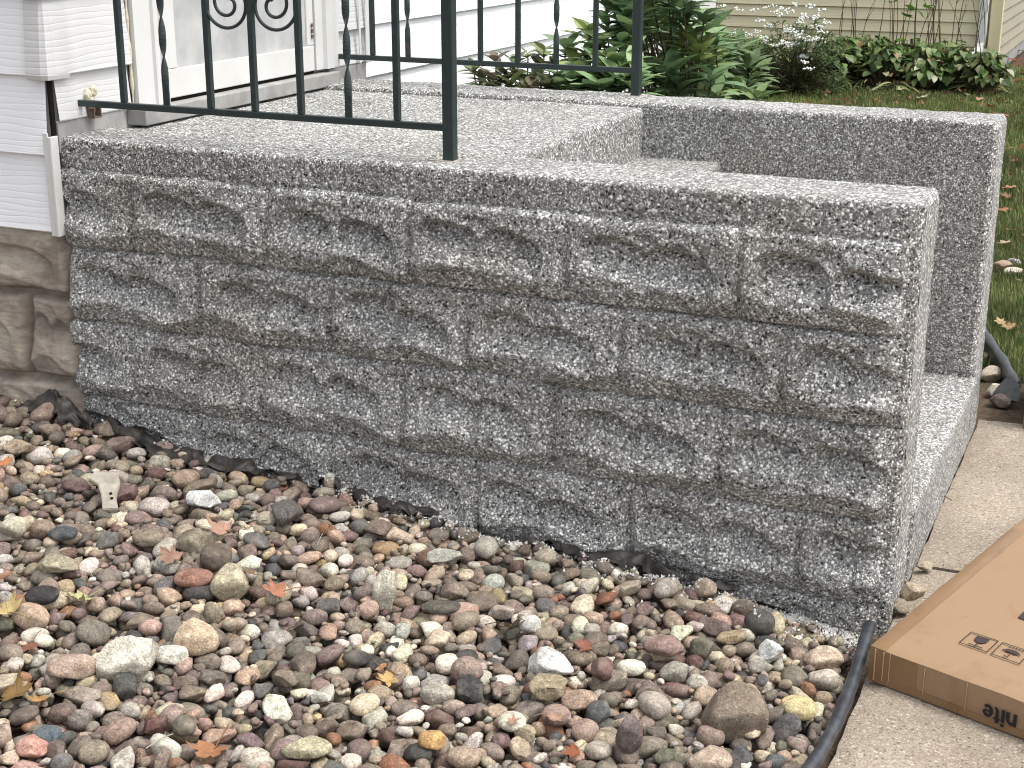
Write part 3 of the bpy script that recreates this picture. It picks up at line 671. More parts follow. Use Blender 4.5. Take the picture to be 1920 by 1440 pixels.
for (px, py, w, h, c, kind, rough, lab, short) in LM:
    if not w: continue
    p = ground_at(px, py); d = (p-CAMP)@FX; s = d/FPX
    a = w*s/2*1.02; vis = h*s/2; c_ = min(max(vis*(.98 if rough else .78), .008), .055); b = max(min(vis/math.sin(math.radians(42)) if h < w*.8 else vis*1.0, a*1.0), a*.55)
    if h > w*1.4: c_ = vis*.95; b = a*.8
    yawdir = math.atan2(RX[1], RX[0])
    for _ in range(4):
        zc = place(a, b, c_, yawdir, p[0], p[1], .35 if h < w*1.4 else .1, commit=False)+(.12*c_ if h < w*1.4 else .5*c_); p = un((px, py), 2, zc)
    place(a, b, c_, yawdir, p[0], p[1], .35)
    lms.append(dict(x=p[0], y=p[1], z=zc, a=a, b=b, c=c_, th=yawdir, kind=kind, si=RS.randint(14), tilt=(.0, .0), col=c, rough=rough, label=lab, short=short, px=px, py=py))
def stone_verts(s, hi):
    base = SH[s['kind']][s['si']][1 if hi else 0]
    if hi == 2: base = stone_shape(I4, s['kind'], 100+s['si'])
    e = Euler((s['tilt'][0], s['tilt'][1], s['th'])).to_matrix(); A = np.array(e)
    return (base*[s['a'], s['b'], s['c']])@A.T
# which stones end up on top
def topness(s):
    i = int((s['x']-HX0)/CS); j = int((s['y']-HY0)/CS); return float(HM[j, i])-(s['z']+s['c'])
for s in stones:
    p = proj((s['x'], s['y'], s['z'])); s['px'], s['py'] = p; d = (np.array((s['x'], s['y'], s['z']))-CAMP)@FX
    s['size'] = math.sqrt(s['a']*s['b'])*FPX/d; s['top'] = topness(s)
cand = [s for s in stones if s['top'] < .003 and 6 < s['px'] < 1914 and 700 < s['py'] < 1434]
cand.sort(key=lambda s: -s['size']); indiv = cand[:300-len(lms)]; ids = set(id(s) for s in indiv)
rest = [s for s in stones if id(s) not in ids]
def col_of(s):
    c = np.array(PAL[s['ci']][1])*[.90, .855, .80]; r = np.random.RandomState(int(abs(s['x']*9173+s['y']*7331)*100) % 100000); return np.clip(c*r.uniform(.78, 1.28)*(1+r.normal(size=3)*.035), .02, .85)
def banded(V, col, s):
    r = np.random.RandomState(s['si']*31+int(s['px']) % 97)
    C = np.tile(col, (len(V), 1)); n = fbm(V*40, 1.0, s['si'])
    return np.clip(C*(1+.16*n[:, None]), .015, .9)
# the bed: all smaller pebbles as one object (numpy build)
def mass(name, lst, hi):
    F0 = F3 if hi else F2; nv = len(I3 if hi else I2); VS = []; CSs = []
    for s in lst:
        V = stone_verts(s, hi)+[s['x'], s['y'], s['z']]; VS.append(V); CSs.append(banded(V, col_of(s), s))
    V = np.concatenate(VS); C = np.concatenate(CSs); k = len(lst); F = (F0[None]+(np.arange(k)*nv)[:, None, None]).reshape(-1, 3)
    me = bpy.data.meshes.new(name); me.vertices.add(len(V)); me.vertices.foreach_set('co', V.ravel()); me.loops.add(F.size); me.loops.foreach_set('vertex_index', F.ravel().astype(np.int32))
    me.polygons.add(len(F)); me.polygons.foreach_set('loop_start', np.arange(0, F.size, 3, dtype=np.int32)); me.update(calc_edges=True); me.validate()
    me.polygons.foreach_set('use_smooth', [True]*len(F)); at = me.attributes.new('Col', 'FLOAT_COLOR', 'POINT'); at.data.foreach_set('color', np.concatenate([C, np.ones((len(C), 1))], 1).ravel())
    me.materials.append(M['pebble']); o = bpy.data.objects.new(name, me); COL.objects.link(o); return o
bed = mass('pebble_bed', rest, False); tag(bed, 'bed of small mixed river pebbles in front of the stoop', 'pebbles', kind='stuff')
def single(name, s, col, mat_, hi=True):
    V = stone_verts(s, 2 if hi == 2 else 1); F0 = F4 if hi == 2 else F3; C = banded(V, np.array(col), s); mb = MB(); mb.add(V, F0.tolist()); mb.c[-1] = C
    o = mb.build(name, mat_, smooth=True, off=(0, 0, 0)); o.location = (s['x'], s['y'], s['z']); return o
for s in lms:
    o = single('rock', s, tuple(v*(.80 if v > .4 else .72) for v in s['col']), M['rough_rock'] if s['rough'] else M['pebble'], 2); tag(o, s['label'], 'rock')
SHN = {'smooth': 'smooth', 'sub': 'blunt', 'ang': 'angular'}; used = {}
def rel(s, l):
    dx, dy = s['px']-l['px'], s['py']-l['py']
    v = 'above' if dy < -18 else 'below' if dy > 18 else ''; h = 'right of' if dx > 18 else 'left of' if dx < -18 else ''
    if abs(dx) > 2.4*abs(dy): v = ''
    if abs(dy) > 2.4*abs(dx): h = ''
    if v and h: return v+' and '+h
    return v or h or 'beside'
for k, s in enumerate(indiv):
    ds = sorted(lms, key=lambda l: (l['px']-s['px'])**2+(l['py']-s['py'])**2)
    shp = 'long' if s['a'] > 1.55*s['b'] else 'round' if s['a'] < 1.12*s['b'] else 'oval'
    cn = PAL[s['ci']][0]; lab = None
    dist = lambda l: math.hypot(l['px']-s['px'], l['py']-s['py'])/42
    dn = {0: 'close', 1: 'one stone', 2: 'two stones', 3: 'three stones', 4: 'four stones', 5: 'five stones', 6: 'six stones', 7: 'seven stones', 8: 'eight stones', 9: 'nine stones'}
    for l in ds[:4]:
        nn = min(int(dist(l)), 9)
        for t in ('%s %s %s pebble %s %s' % (SHN[s['kind']], cn, shp, rel(s, l), l['short']), '%s %s %s pebble, %s %s %s' % (SHN[s['kind']], cn, shp, dn[nn], rel(s, l), l['short'])):
            if t not in used and len(t.split()) <= 16: lab = t; break
        if lab: break
    if lab is None:
        lab = '%s %s pebble between %s and %s' % (cn, shp, ds[0]['short'], ds[1]['short'])
    used[lab] = 1
    o = single('pebble', s, col_of(s), M['pebble'] if s['kind'] != 'ang' else M['rough_rock']); tag(o, lab, 'pebble', 'larger pebbles of the pebble bed')
def hm_at(x, y):
    i = int(np.clip((x-HX0)/CS, 0, NX-1)); j = int(np.clip((y-HY0)/CS, 0, NY-1)); return float(HM[max(j-2, 0):j+3, max(i-2, 0):i+3].max())
# flat broken mortar piece with two holes
p = ground_at(203, 945); ch = empty('mortar_fragment', (p[0], p[1], hm_at(p[0], p[1])+.012)); ch.scale = (1.25, 1.25, 1.25); tag(ch, 'flat beige mortar fragment with two dark holes, lying on pebbles at the left', 'debris')
bm = bmesh.new(); pts = [(-.030, .044), (.012, .042), (.022, .018), (.021, -.02), (.030, -.050), (.002, -.054), (-.006, -.02), (-.018, .010), (-.038, .022)]
vb_ = [bm.verts.new((x, y, 0)) for x, y in pts]; f = bm.faces.new(vb_); r_ = bmesh.ops.extrude_face_region(bm, geom=[f])
for v in r_['geom']:
    if isinstance(v, bmesh.types.BMVert): v.co.z += .010
bmesh.ops.bevel(bm, geom=bm.edges[:], offset=.0015, segments=2, affect='EDGES'); bm.verts.index_update()
mb = MB(); mb.add([v.co[:] for v in bm.verts], [[v.index for v in f.verts] for f in bm.faces]); bm.free(); sl1 = mb.build('slab', M['conc'], ch, off=(0, 0, 0))
for hx, hy in ((.010, -.014), (.014, -.026)): 
    mb = MB(); mb.tube([(hx, hy, .0102), (hx, hy, .0112)], .0030, 12); mb.build('hole', M['dark'], ch, off=(0, 0, 0))
ch.rotation_euler = (math.radians(24), math.radians(4), math.atan2(RX[1], RX[0])+.05)

# ------------------------------------------------------------------ stone chips, fabric, edging, twigs
mb = MB(); T4 = np.array([(1, 0, -.3), (-.6, .8, -.3), (-.5, -.9, -.3), (0, 0, .6)]); TF = [(0, 1, 3), (1, 2, 3), (2, 0, 3), (0, 2, 1)]
for _ in range(9500):
    if RS.rand() < .8: x = RS.uniform(.75, 2.09); y = -abs(RS.normal())*.045*np.interp(x, [.7, 1.4, 2.1], [.5, 1.0, 1.9])-.006
    else: x = RS.uniform(.05, 2.08); y = -abs(RS.normal())*.02-.004
    if not inview(x, y, 50) or x > pipe_x(y)-.02: continue
    s_ = RS.uniform(.0016, .0060); i = int((x-HX0)/CS); j = int((y-HY0)/CS); z = float(HM[j, i]) if RS.rand() < .35 else float(zg(x, y)); R_ = np.array(Euler(RS.uniform(0, 6, 3)).to_matrix())
    mb.add((T4*s_)@R_.T+[x, y, z+s_*.4], TF)
ch_ = mb.build('stone_chips', M['chip']); tag(ch_, 'scatter of tiny white stone chips along the foot of the stoop', 'stone chips', kind='stuff')
def ribbon(name, path, width, lift, seed, label, crumple=.012):
    """a crumpled strip of fabric: path of ground points (px), width across"""
    P = np.array([list(un(q, 1, y)[:1])+[y] for q, y in path]); n = 70; t = np.linspace(0, len(P)-1, n)
    px_ = np.interp(t, range(len(P)), P[:, 0]); py_ = np.interp(t, range(len(P)), P[:, 1]); m_ = 16; A = np.zeros((m_, n, 3))
    wv = 1.35*np.interp(t, range(len(width)), width); lf = 1.5*np.interp(t, range(len(lift)), lift); crumple = crumple*1.25
    for j in range(m_):
        k = j/(m_-1); A[j, :, 0] = px_; A[j, :, 1] = py_-wv*k
        A[j, :, 2] = np.maximum(zg(px_, py_)+.030, 0)+lf*math.sin(math.pi*min(k*1.15+.1, 1))
    for i in range(n):
        for j in range(m_):
            hgt = hm_at(A[j, i, 0], A[j, i, 1]) if A[j, i, 1] < -.02 else 0; A[j, i, 2] = max(A[j, i, 2], 0 if j < 2 else hgt-.006)
    D = np.stack([fbm(A, 24, seed), fbm(A, 24, seed+5), fbm(A, 20, seed+9)], -1)*crumple; ed = np.ones((m_, n)); A = A+D*ed[..., None]
    fold = np.abs(np.sin(t*5+2*vnoise(np.stack([t, t*0, t*0], -1), .8, seed)))[None]*.008; A[:, :, 2] += fold
    A[:, 0] = A[:, 0]*.3+A[m_//2, 0]*.7; A[:, -1] = A[:, -1]*.3+A[m_//2, -1]*.7
    mb = MB(); mb.grid(A); lo = A.copy(); lo[:, :, 2] -= .0015; lo[:, :, 1] += .0008; mb.grid(lo, flip=True)
    o = mb.build(name, M['fabric'], smooth=True); o = rebase(o, tuple(A[m_//2, n//2])); tag(o, label, 'landscape fabric', 'scraps of black landscape fabric along the stoop'); return o
ribbon('landscape_fabric', [((60, 790), -.035), ((120, 775), -.035), ((185, 790), -.03)], [.03, .06, .03], [.022, .045, .012], 3, 'crumpled black fabric lump against the brown block foundation', .016)
ribbon('landscape_fabric', [((205, 815), -.012), ((300, 840), -.012), ((400, 865), -.012), ((470, 885), -.012), ((560, 905), -.012)], [.02, .05, .05, .045, .02], [.012, .020, .014, .014, .006], 13, 'long crumpled black fabric strip under the left end of the stoop wall', .011)
ribbon('landscape_fabric', [((560, 905), -.012), ((660, 935), -.012), ((760, 965), -.012), ((825, 985), -.012)], [.02, .028, .04, .025], [.006, .010, .018, .01], 23, 'short black fabric fold at the foot of the wall, left of centre', .009)
ribbon('landscape_fabric', [((990, 1025), -.01), ((1080, 1055), -.01), ((1180, 1070), -.01), ((1280, 1095), -.01)], [.014, .04, .045, .014], [.008, .020, .026, .006], 33, 'black fabric strip bunched against the wall below the middle blocks', .010)
ribbon('landscape_fabric', [((1290, 1095), -.012), ((1340, 1115), -.012), ((1385, 1130), -.012)], [.010, .024, .010], [.006, .010, .006], 43, 'small torn black fabric end near the right part of the wall', .008)
# black edging tube beside the box
tt = np.linspace(0, 1, 60); pk = np.linspace(0, 1, len(PIPE)); PP = np.stack([np.interp(tt, pk, PIPE[:, i]) for i in range(3)], -1)
for _ in range(6): PP[1:-1] = (PP[:-2]+2*PP[1:-1]+PP[2:])/4
mb = MB(); mb.tube(PP, [.0128*(1+.06*math.sin(i*1.3)+.05*math.sin(i*.37)) for i in range(60)], 14, cap=False)
mb.tube(PP[[0, 1]]+[0, 0, 0], [.0100, .0100], 14, cap=True)
o = mb.build('garden_edging', M['rubber'], smooth=True); o = rebase(o, tuple(PP[30])); tag(o, 'black plastic edging tube curving between the pebbles and the sidewalk, beside the box', 'garden edging')
# second edging beyond the stoop
q = np.array([(1.99, 2.32, .055), (2.053, 2.12, .05), (2.13, 1.89, .045), (2.186, 1.70, .035)]); t4 = np.linspace(0, 3, 24); Q = np.stack([np.interp(t4, range(4), q[:, i]) for i in range(3)], -1)
mb = MB(); mb.tube(Q, [.016+.002*math.sin(i) for i in range(24)], 12)
A = np.array([[(p_[0]-.004, p_[1]-.01, p_[2]-.004-k*.04) for p_ in Q] for k in (0, .5, 1, 1.4)]); A[:, :, 0] -= np.array([0, .006, .0, -.004])[:, None]; mb.grid(A); A2 = A.copy(); A2[:, :, 0] -= .002; mb.grid(A2, flip=True)
mb.add([(2.15, 1.73, .05), (2.20, 1.66, .055), (2.205, 1.60, .02), (2.13, 1.64, .004), (2.12, 1.70, .01)], [(0, 1, 2, 3, 4)])
o = mb.build('garden_edging', M['rubber'], smooth=True); o = rebase(o, (2.1, 1.95, 0)); tag(o, 'black plastic edging between the lawn and the rubble past the far end of the stoop', 'garden edging')
# ------------------------------------------------------------------ cardboard boxes
A0 = np.array([2.113, -.262]); e1 = np.array([.944, -.330]); ang = math.atan2(e1[1], e1[0])
box = empty('cardboard_box', (A0[0], A0[1], .003), ang); tag(box, 'flat brown cardboard box lying upside down on the sidewalk, beside the stoop corner', 'cardboard box')
BL, BW, BH = .78, .98, .0755
skew = math.pi/2-(math.atan2(.967, .255)-ang)     # slight out-of-square
def bl(x, y, z): return (x+math.sin(skew)*y, y, z)
mb = MB(); nx, ny, nz = 70, 80, 10; r = .004
def bx_pt(u, v, w):
    x, y, z = u*BL, v*BW, w*BH; return x, y, z
X, Y = np.meshgrid(np.linspace(0, BL, nx), np.linspace(0, BW, ny)); edge = np.minimum.reduce([X, BL-X, Y, BW-Y]); Z = BH-.0035*(1-ss(0, .010, edge))+.0022*vnoise(np.stack([X, Y, X*0], -1), 5, 2)*ss(0, .08, edge)+.0007*vnoise(np.stack([X, Y, X*0], -1), 22, 2)
mb.grid(np.stack([X+math.sin(skew)*Y, Y, Z], -1))
def side(pts_top, n_):
    P = pts_top; rows = []
    for w in np.linspace(1, 0, nz):
        q = P.copy(); q[:, 2] = P[:, 2]*w; bul = .0020*math.sin(math.pi*w)*np.sin(np.linspace(0, math.pi, len(P)))
        q[:, :2] += np.outer(bul+.0007*vnoise(q, 30, 4), n_); rows.append(q)
    return np.stack(rows)
top = np.stack([X+math.sin(skew)*Y, Y, Z], -1)
mb.grid(side(top[0], (0, -1)), flip=True); mb.grid(side(top[:, 0], (-1, 0))); mb.grid(side(top[-1], (0, 1))); mb.grid(side(top[:, -1], (1, 0)), flip=True)
mb.build('carton', M['card'], box, smooth=True, off=(0, 0, 0))
mb = MB()   # tape wrapped over the near left corner, a little proud of the sides
A = side(top[0], (0, -1))[:, :10]; A = A+[0, -.0010, 0]; mb.grid(A, flip=True); A = side(top[:, 0], (-1, 0))[:, :60]; mb.grid(A[:4]+[-.0010, 0, 0]); mb.grid(top[:60, :4]+[0, 0, .0008]); mb.build('tape', M['tape'], box, smooth=True, off=(0, 0, 0))
A = side(top[0], (0, -1))[7:, :]; mb = MB(); mb.grid(A+[0, -.0013, 0], flip=True); mb.build('tape', M['tape'], box, smooth=True, off=(0, 0, 0))
for cx_, cw_, dz_ in ((.0115, .0022, 0), (.030, .0018, .004), (.044, .0010, .002), (.118, .0008, .01), (.205, .0007, .008)):
    mb = MB(); mb.box(cx_, cx_+cw_, -.0036, -.0012, .004+dz_, BH-.004-dz_*.3, .0004); mb.build('tape_crease', M['crease'], box, off=(0, 0, 0))
def to_box(px, py, h=BH):
    w = un((px, py), 2, h+.003); d = w[:2]-A0; c, s = math.cos(ang), math.sin(ang); return np.array([d[0]*c+d[1]*s, -d[0]*s+d[1]*c])
def flat_poly(name, polys, z, mat_):
    mb = MB()
    for P in polys:
        n_ = len(P); mb.add([(x, y, z) for x, y in P], [list(range(n_))])
    o = mb.build(name, mat_, box, off=(0, 0, 0)); return o
ztop = BH+.0030
q00, q10, q11, q01 = to_box(1797, 1207), to_box(1850, 1226), to_box(1873, 1204), to_box(1821, 1186.5)
def inq(u, v, du=0.0):
    u = u+du; return (1-u)*(1-v)*q00+u*(1-v)*q10+u*v*q11+(1-u)*v*q01
def frame(du):
    P = []
    for a, b in (((0, 0), (1, .05)), ((0, .95), (1, 1)), ((0, .05), (.035, .95)), ((.965, .05), (1, .95))):
        P.append([inq(a[0], a[1], du), inq(b[0], a[1], du), inq(b[0], b[1], du), inq(a[0], b[1], du)])
    return P
glass = [[inq(*p) for p in ((.30, .88), (.28, .66), (.34, .52), (.47, .44), (.60, .46), (.72, .60), (.74, .88))], [inq(*p) for p in ((.485, .46), (.485, .20), (.53, .20), (.53, .46))], [inq(*p) for p in ((.26, .14), (.26, .20), (.78, .20), (.78, .14))]]
flat_poly('fragile_symbol', frame(0)+glass, ztop, M['ink2'])
D = 1.125
umb = [[inq(x, y, D) for x, y in [(.16, .50), (.24, .62), (.36, .70), (.50, .73), (.64, .70), (.76, .62), (.84, .50), (.72, .54), (.62, .48), (.50, .54), (.38, .48), (.28, .54)]], [inq(x, y, D) for x, y in ((.485, .2), (.52, .2), (.52, .52), (.485, .52))], [inq(x, y, D) for x, y in ((.38, .26), (.38, .17), (.52, .17), (.52, .21), (.42, .21), (.42, .26))]]
for k in range(5):
    for j in range(2): umb.append([inq(.30+k*.11+a, .78+j*.09+b, D) for a, b in ((0, 0), (.04, 0), (.055, .05), (.015, .05))])
flat_poly('keep_dry_symbol', frame(D)+umb, ztop, M['ink2'])
pa = [to_box(*p) for p in ((1908, 1160), (1932, 1136), (1990, 1158), (1968, 1182))]; flat_poly('printed_mark', [pa], ztop, M['ink2'])
# lettering on the long side, printed upside down
def side_x(px, py):
    # intersect pixel ray with the vertical plane of the front side
    d = FX+RX*(px-960)/FPX-UX*(py-720)/FPX; n_ = np.array([math.sin(ang), -math.cos(ang), 0]); o_ = np.array([A0[0], A0[1], 0]); t_ = ((o_-CAMP)@n_)/(d@n_); P = CAMP+t_*d
    return (P-o_)@np.array([math.cos(ang), math.sin(ang), 0]), P[2]-.003
xl, zt1 = side_x(1846, 1315); xr_, zb1 = side_x(1870, 1348)
HL = zt1-zb1; mb = MB(); _k = [0]
def stroke(pts, w, x0, ww):
    '''thick flat stroke; glyph space has y up, x-height 1; printed rotated by half a turn on the side'''
    P = np.array(pts, float); T = np.gradient(P, axis=0); T /= np.linalg.norm(T, axis=1)[:, None]; N = np.stack([-T[:, 1], T[:, 0]], 1)*w/2
    _k[0] += 1; yy = -.0052-.00015*_k[0]; A = np.stack([P+N, P-N]); X = x0+(ww-A[..., 0])*HL; Zg = zt1-A[..., 1]*HL
    mb.grid(np.stack([X, np.full_like(X, yy), Zg], -1))
arc = lambda cx, cy, rx, ry, a0, a1, n=20: [(cx+rx*math.cos(math.radians(a)), cy+ry*math.sin(math.radians(a))) for a in np.linspace(a0, a1, n)]
xe = xl; stroke([(.05, .50), (.70, .50)], .13, xe, .80); stroke(arc(.40, .5, .29, .38, 8, 322), .25, xe, .80)
xt = xe+.86*HL; stroke([(.24, 1.25), (.24, .22)], .25, xt, .50); stroke([(.0, .90), (.50, .90)], .17, xt, .50); stroke(arc(.42, .24, .18, .16, 180, 280, 8), .20, xt, .50)
xi = xt+.57*HL; stroke([(.14, .0), (.14, 1.0)], .27, xi, .28); stroke([(.14, 1.13), (.14, 1.36)], .27, xi, .28)
xn = xi+.36*HL; stroke([(.14, .0), (.14, 1.0)], .27, xn, .82); stroke(arc(.40, .60, .27, .27, 175, 0, 12), .25, xn, .82); stroke([(.68, .62), (.68, .0)], .27, xn, .82)
mb.build('lettering', M['ink'], box, off=(0, 0, 0))
# second box standing past the far right, only its edge is seen
b2 = empty('cardboard_box', (2.222, 1.30, .004), math.radians(-2)); tag(b2, 'dark brown upright cardboard carton cut off by the right edge of the photo', 'cardboard box')
mb = MB(); mb.box(.010, .46, .10, .52, 0, .20, .004); mb.build('carton', M['tape'], b2, off=(0, 0, 0)); mb = MB(); mb.box(.012, .458, .27, .35, .2005, .2018, 0); mb.build('tape', M['card'], b2, off=(0, 0, 0))

# ------------------------------------------------------------------ rubble
RUB = [(1858, 700, 44, 34, (.50, .42, .34), 'pale pinkish rubble stone beside the far edging'), (1868, 728, 40, 30, (.56, .50, .42), 'cream rubble stone below the pinkish one, by the far edging'), (1876, 750, 42, 26, (.16, .13, .115), 'dark brown rubble stone nearest the sidewalk end'), (1850, 668, 26, 24, (.34, .30, .22), 'small tan rubble stone touching the far corner of the stoop'),
       (1878, 497, 44, 24, (.30, .21, .16), 'brown stone lying in the grass right of the stoop'), (1903, 490, 30, 16, (.30, .30, .30), 'grey stone lying in the grass at the right edge'), (1899, 507, 34, 14, (.60, .54, .45), 'pale flat stone lying in the grass at the right edge'),
       (1712, 1108, 44, 40, (.46, .38, .28), 'tan rubble lump in the gap between stoop and sidewalk'), (1690, 1135, 40, 26, (.26, .22, .17), 'brown rubble lump in the gap beside the box corner'), (1735, 1060, 30, 24, (.40, .34, .26), 'small tan rubble chip along the riser of the bottom step')]
for k, (px, py, w, h, c, lab) in enumerate(RUB):
    p = un((px, py), 2, .012); d = (p-CAMP)@FX; s_ = d/FPX; s = dict(x=p[0], y=p[1], z=.010, a=w*s_/2, b=w*s_/2*.8, c=h*s_/2*.8, th=.3+k, kind='ang' if k % 2 else 'sub', si=k % 14, tilt=(.1, -.1), px=px)
    o = single('rubble_stone', s, c, M['rough_rock'], 2); tag(o, lab, 'stone')

# ------------------------------------------------------------------ fallen leaves
def maple(size, curl, seed, col):
    rs = np.random.RandomState(seed); ang_ = []
    lob = [(90, 1.0), (38, .88), (142, .88), (-8, .58), (188, .58)]; pts = []
    spec = [(-90, .16), (-60, .38), (-30, .50), (-8, .74), (6, .56), (14, .64), (22, .50), (30, .76), (38, 1.0), (46, .78), (54, .76), (62, .52), (72, .80), (82, .84), (90, 1.12), (98, .84), (108, .80), (118, .52), (126, .76), (134, .78), (142, 1.0), (150, .76), (158, .50), (166, .64), (174, .56), (188, .74), (210, .50), (240, .38)]
    for a, r_ in spec: a = math.radians(a+rs.uniform(-3, 3)); r_ = r_*rs.uniform(.9, 1.08); pts.append((r_*math.cos(a), r_*math.sin(a)))
    P = np.array(pts)*size; V = [(0, 0, 0)]; n_ = len(P)
    for k in (.35, .7, 1.0): V += [(x*k, y*k, 0) for x, y in P]
    V = np.array(V, float); F = [(0, 1+i, 1+(i+1) % n_) for i in range(n_)]
    for L in range(2):
        o1, o2 = 1+L*n_, 1+(L+1)*n_; F += [(o1+i, o2+i, o2+(i+1) % n_, o1+(i+1) % n_) for i in range(n_)]
    rr = np.hypot(V[:, 0], V[:, 1])/size; V[:, 2] = size*(curl*rr**2*(.5+.5*vnoise(V/size, 1.3, seed))+.10*vnoise(V/size, 2.2, seed+2)); C = np.tile(col, (len(V), 1))*(1+.25*vnoise(V/size, 3, seed)[:, None]); C = np.clip(C*np.where(rr[:, None] > .85, .85, 1), .01, .9)
    return V, F, C
def put_leaf(px, py, size, col, seed, label, z=None, name='fallen_leaf', curl=.35, stem=True, group='fallen autumn leaves'):
    p = ground_at(px, py) if z is None else un((px, py), 2, z); zz = (hm_at(p[0], p[1])+.004) if z is None else z
    V, F, C = maple(size, curl, seed, col); rs = np.random.RandomState(seed); mb = MB(); mb.add(V, F, C)
    if stem: mb.tube([(0, -.1*size, 0), (.1*size, -.8*size, .01), (.35*size, -1.5*size, .006)], size*.025, 5, col=np.array(col)*.8)
    o = mb.build(name, M['dryleaf'], smooth=False, off=(0, 0, 0)); o.location = (p[0], p[1], zz); o.rotation_euler = (rs.uniform(-.25, .35), rs.uniform(-.25, .25), rs.uniform(0, 6.28)); tag(o, label, 'leaf', group); return o
OR, YE, BR, RU = (.56, .30, .18), (.60, .40, .15), (.26, .16, .085), (.34, .13, .07)
LV = [(420, 1000, .030, OR, 'orange maple leaf with a long stalk, upper left of the pebble bed'), (525, 1118, .030, (.50, .20, .10), 'orange maple leaf in the centre left of the pebbles'), (325, 1068, .026, (.42, .22, .13), 'pale brown curled leaf beside the reddish-brown oval stone'),
 (158, 1136, .030, (.58, .48, .20), 'yellow-green maple leaf lying among the left pebbles'), (16, 1176, .034, YE, 'yellow leaf at the left edge of the pebble bed'), (58, 1216, .022, RU, 'red-orange crumpled leaf at the lower left'), (955, 1180, .030, BR, 'brown maple leaf in the centre of the bed, beside the round white stone'),
 (733, 1282, .022, (.62, .36, .13), 'small yellow-orange leaf below the centre of the bed'), (400, 1418, .036, (.46, .19, .08), 'rusty leaf cluster at the bottom left'), (22, 1322, .036, (.28, .15, .05), 'large brown leaf at the lower left edge'), (1102, 1218, .020, RU, 'rust-red small leaf right of the round white stone'),
 (960, 1365, .014, OR, 'tiny orange leaf resting on the creamy oval stone'), (1035, 1385, .020, (.48, .26, .15), 'pale orange leaf scrap at the bottom centre'), (10, 895, .020, (.60, .22, .08), 'small orange leaf at the upper left edge'), (30, 745, .024, (.20, .05, .03), 'dark red leaf heap beside the foundation'),
 (170, 795, .024, (.20, .07, .03), 'dark red-brown leaf beside the black fabric lump'), (1078, 1412, .018, (.40, .12, .05), 'small rust leaf at the bottom, right of centre'), (715, 1255, .014, (.60, .28, .12), 'tiny orange leaf below the dull pinkish rock'), (470, 1105, .016, BR, 'small brown leaf right of the mottled cream stone'), (80, 1318, .022, (.52, .26, .09), 'small ochre leaf beside the large brown leaf, lower left'), (560, 1180, .020, (.45, .30, .2), 'pale tan curled leaf at the left of centre')]
for k, (px, py, s_, c, lab) in enumerate(LV): put_leaf(px, py, s_*1.35, (c[0]*.70, c[1]*.82, c[2]*1.0), 50+k, lab, curl=.75)
GL = [(1892, 278, OR, .05), (1905, 300, BR, .04), (1899, 352, OR, .07), (1890, 368, BR, .05), (1880, 392, (.40, .2, .1), .05), (1895, 430, OR, .04), (1885, 455, (.58, .44, .3), .05), (1895, 612, (.42, .28, .14), .045), (1878, 604, (.50, .36, .2), .035), (1795, 187, (.30, .12, .06), .07), (1880, 215, RU, .08), (1862, 200, RU, .07), (1725, 183, (.50, .55, .34), .09), (1690, 168, (.5, .45, .25), .06), (1580, 187, OR, .09), (1552, 174, (.45, .3, .16), .07), (1458, 158, BR, .10), (1500, 165, BR, .09), (1529, 152, OR, .08), (1480, 168, (.38, .2, .1), .08), (1632, 140, (.5, .2, .09), .10), (1758, 150, (.32, .1, .06), .10), (1765, 115, (.45, .2, .12), .10), (1812, 192, (.6, .38, .24), .06), (1905, 150, RU, .08), (1895, 110, (.30, .09, .05), .10), (1912, 95, (.26, .08, .05), .10), (1420, 175, BR, .07), (1838, 186, (.50, .30, .18), .05), (1648, 160, (.6, .55, .4), .06)]
PLC = ['at the right edge beside the far wall corner', 'in the grass right of the far wall', 'in the grass behind the far wall', 'near the flower bed']
for k, (px, py, c, s_) in enumerate(GL):
    cn = 'orange' if c == OR else 'brown' if c == BR else 'red-brown' if c == RU else 'pale tan' if c[0] > .49 else 'reddish'
    ref = 'second box' if py > 560 else 'grass stones' if py > 420 else 'far wall corner' if px > 1850 and py > 190 else 'beige house corner' if px > 1850 else 'hostas' if px > 1640 else 'white flowering plant'
    lab = '%s %s leaf on the grass, leaf %s the %s' % ('large' if s_ > .075 else 'small', cn, 'nearest' if k % 2 else 'close to', ref)
    lab = '%s %s fallen leaf on the grass %s' % ('large' if s_ > .075 else 'small', cn, {'second box': 'above the far black edging', 'grass stones': 'beside the grass stones at the right edge', 'far wall corner': 'right of the far wall corner', 'beige house corner': 'below the beige house corner', 'hostas': 'in front of the hostas', 'white flowering plant': 'in front of the white flowering plant'}[ref])
    base = lab; n_ = 2
    while lab in used: lab = base+', '+('further right', 'higher up', 'lower down', 'in the middle')[(n_-2) % 4]+('' if n_ < 6 else ' again'); n_ += 1
    used[lab] = 1
    zf = .028 if py > 250 else .035
    put_leaf(px, py, s_*.85, tuple(v*.75 for v in c), 120+k, lab, z=zf, stem=False)
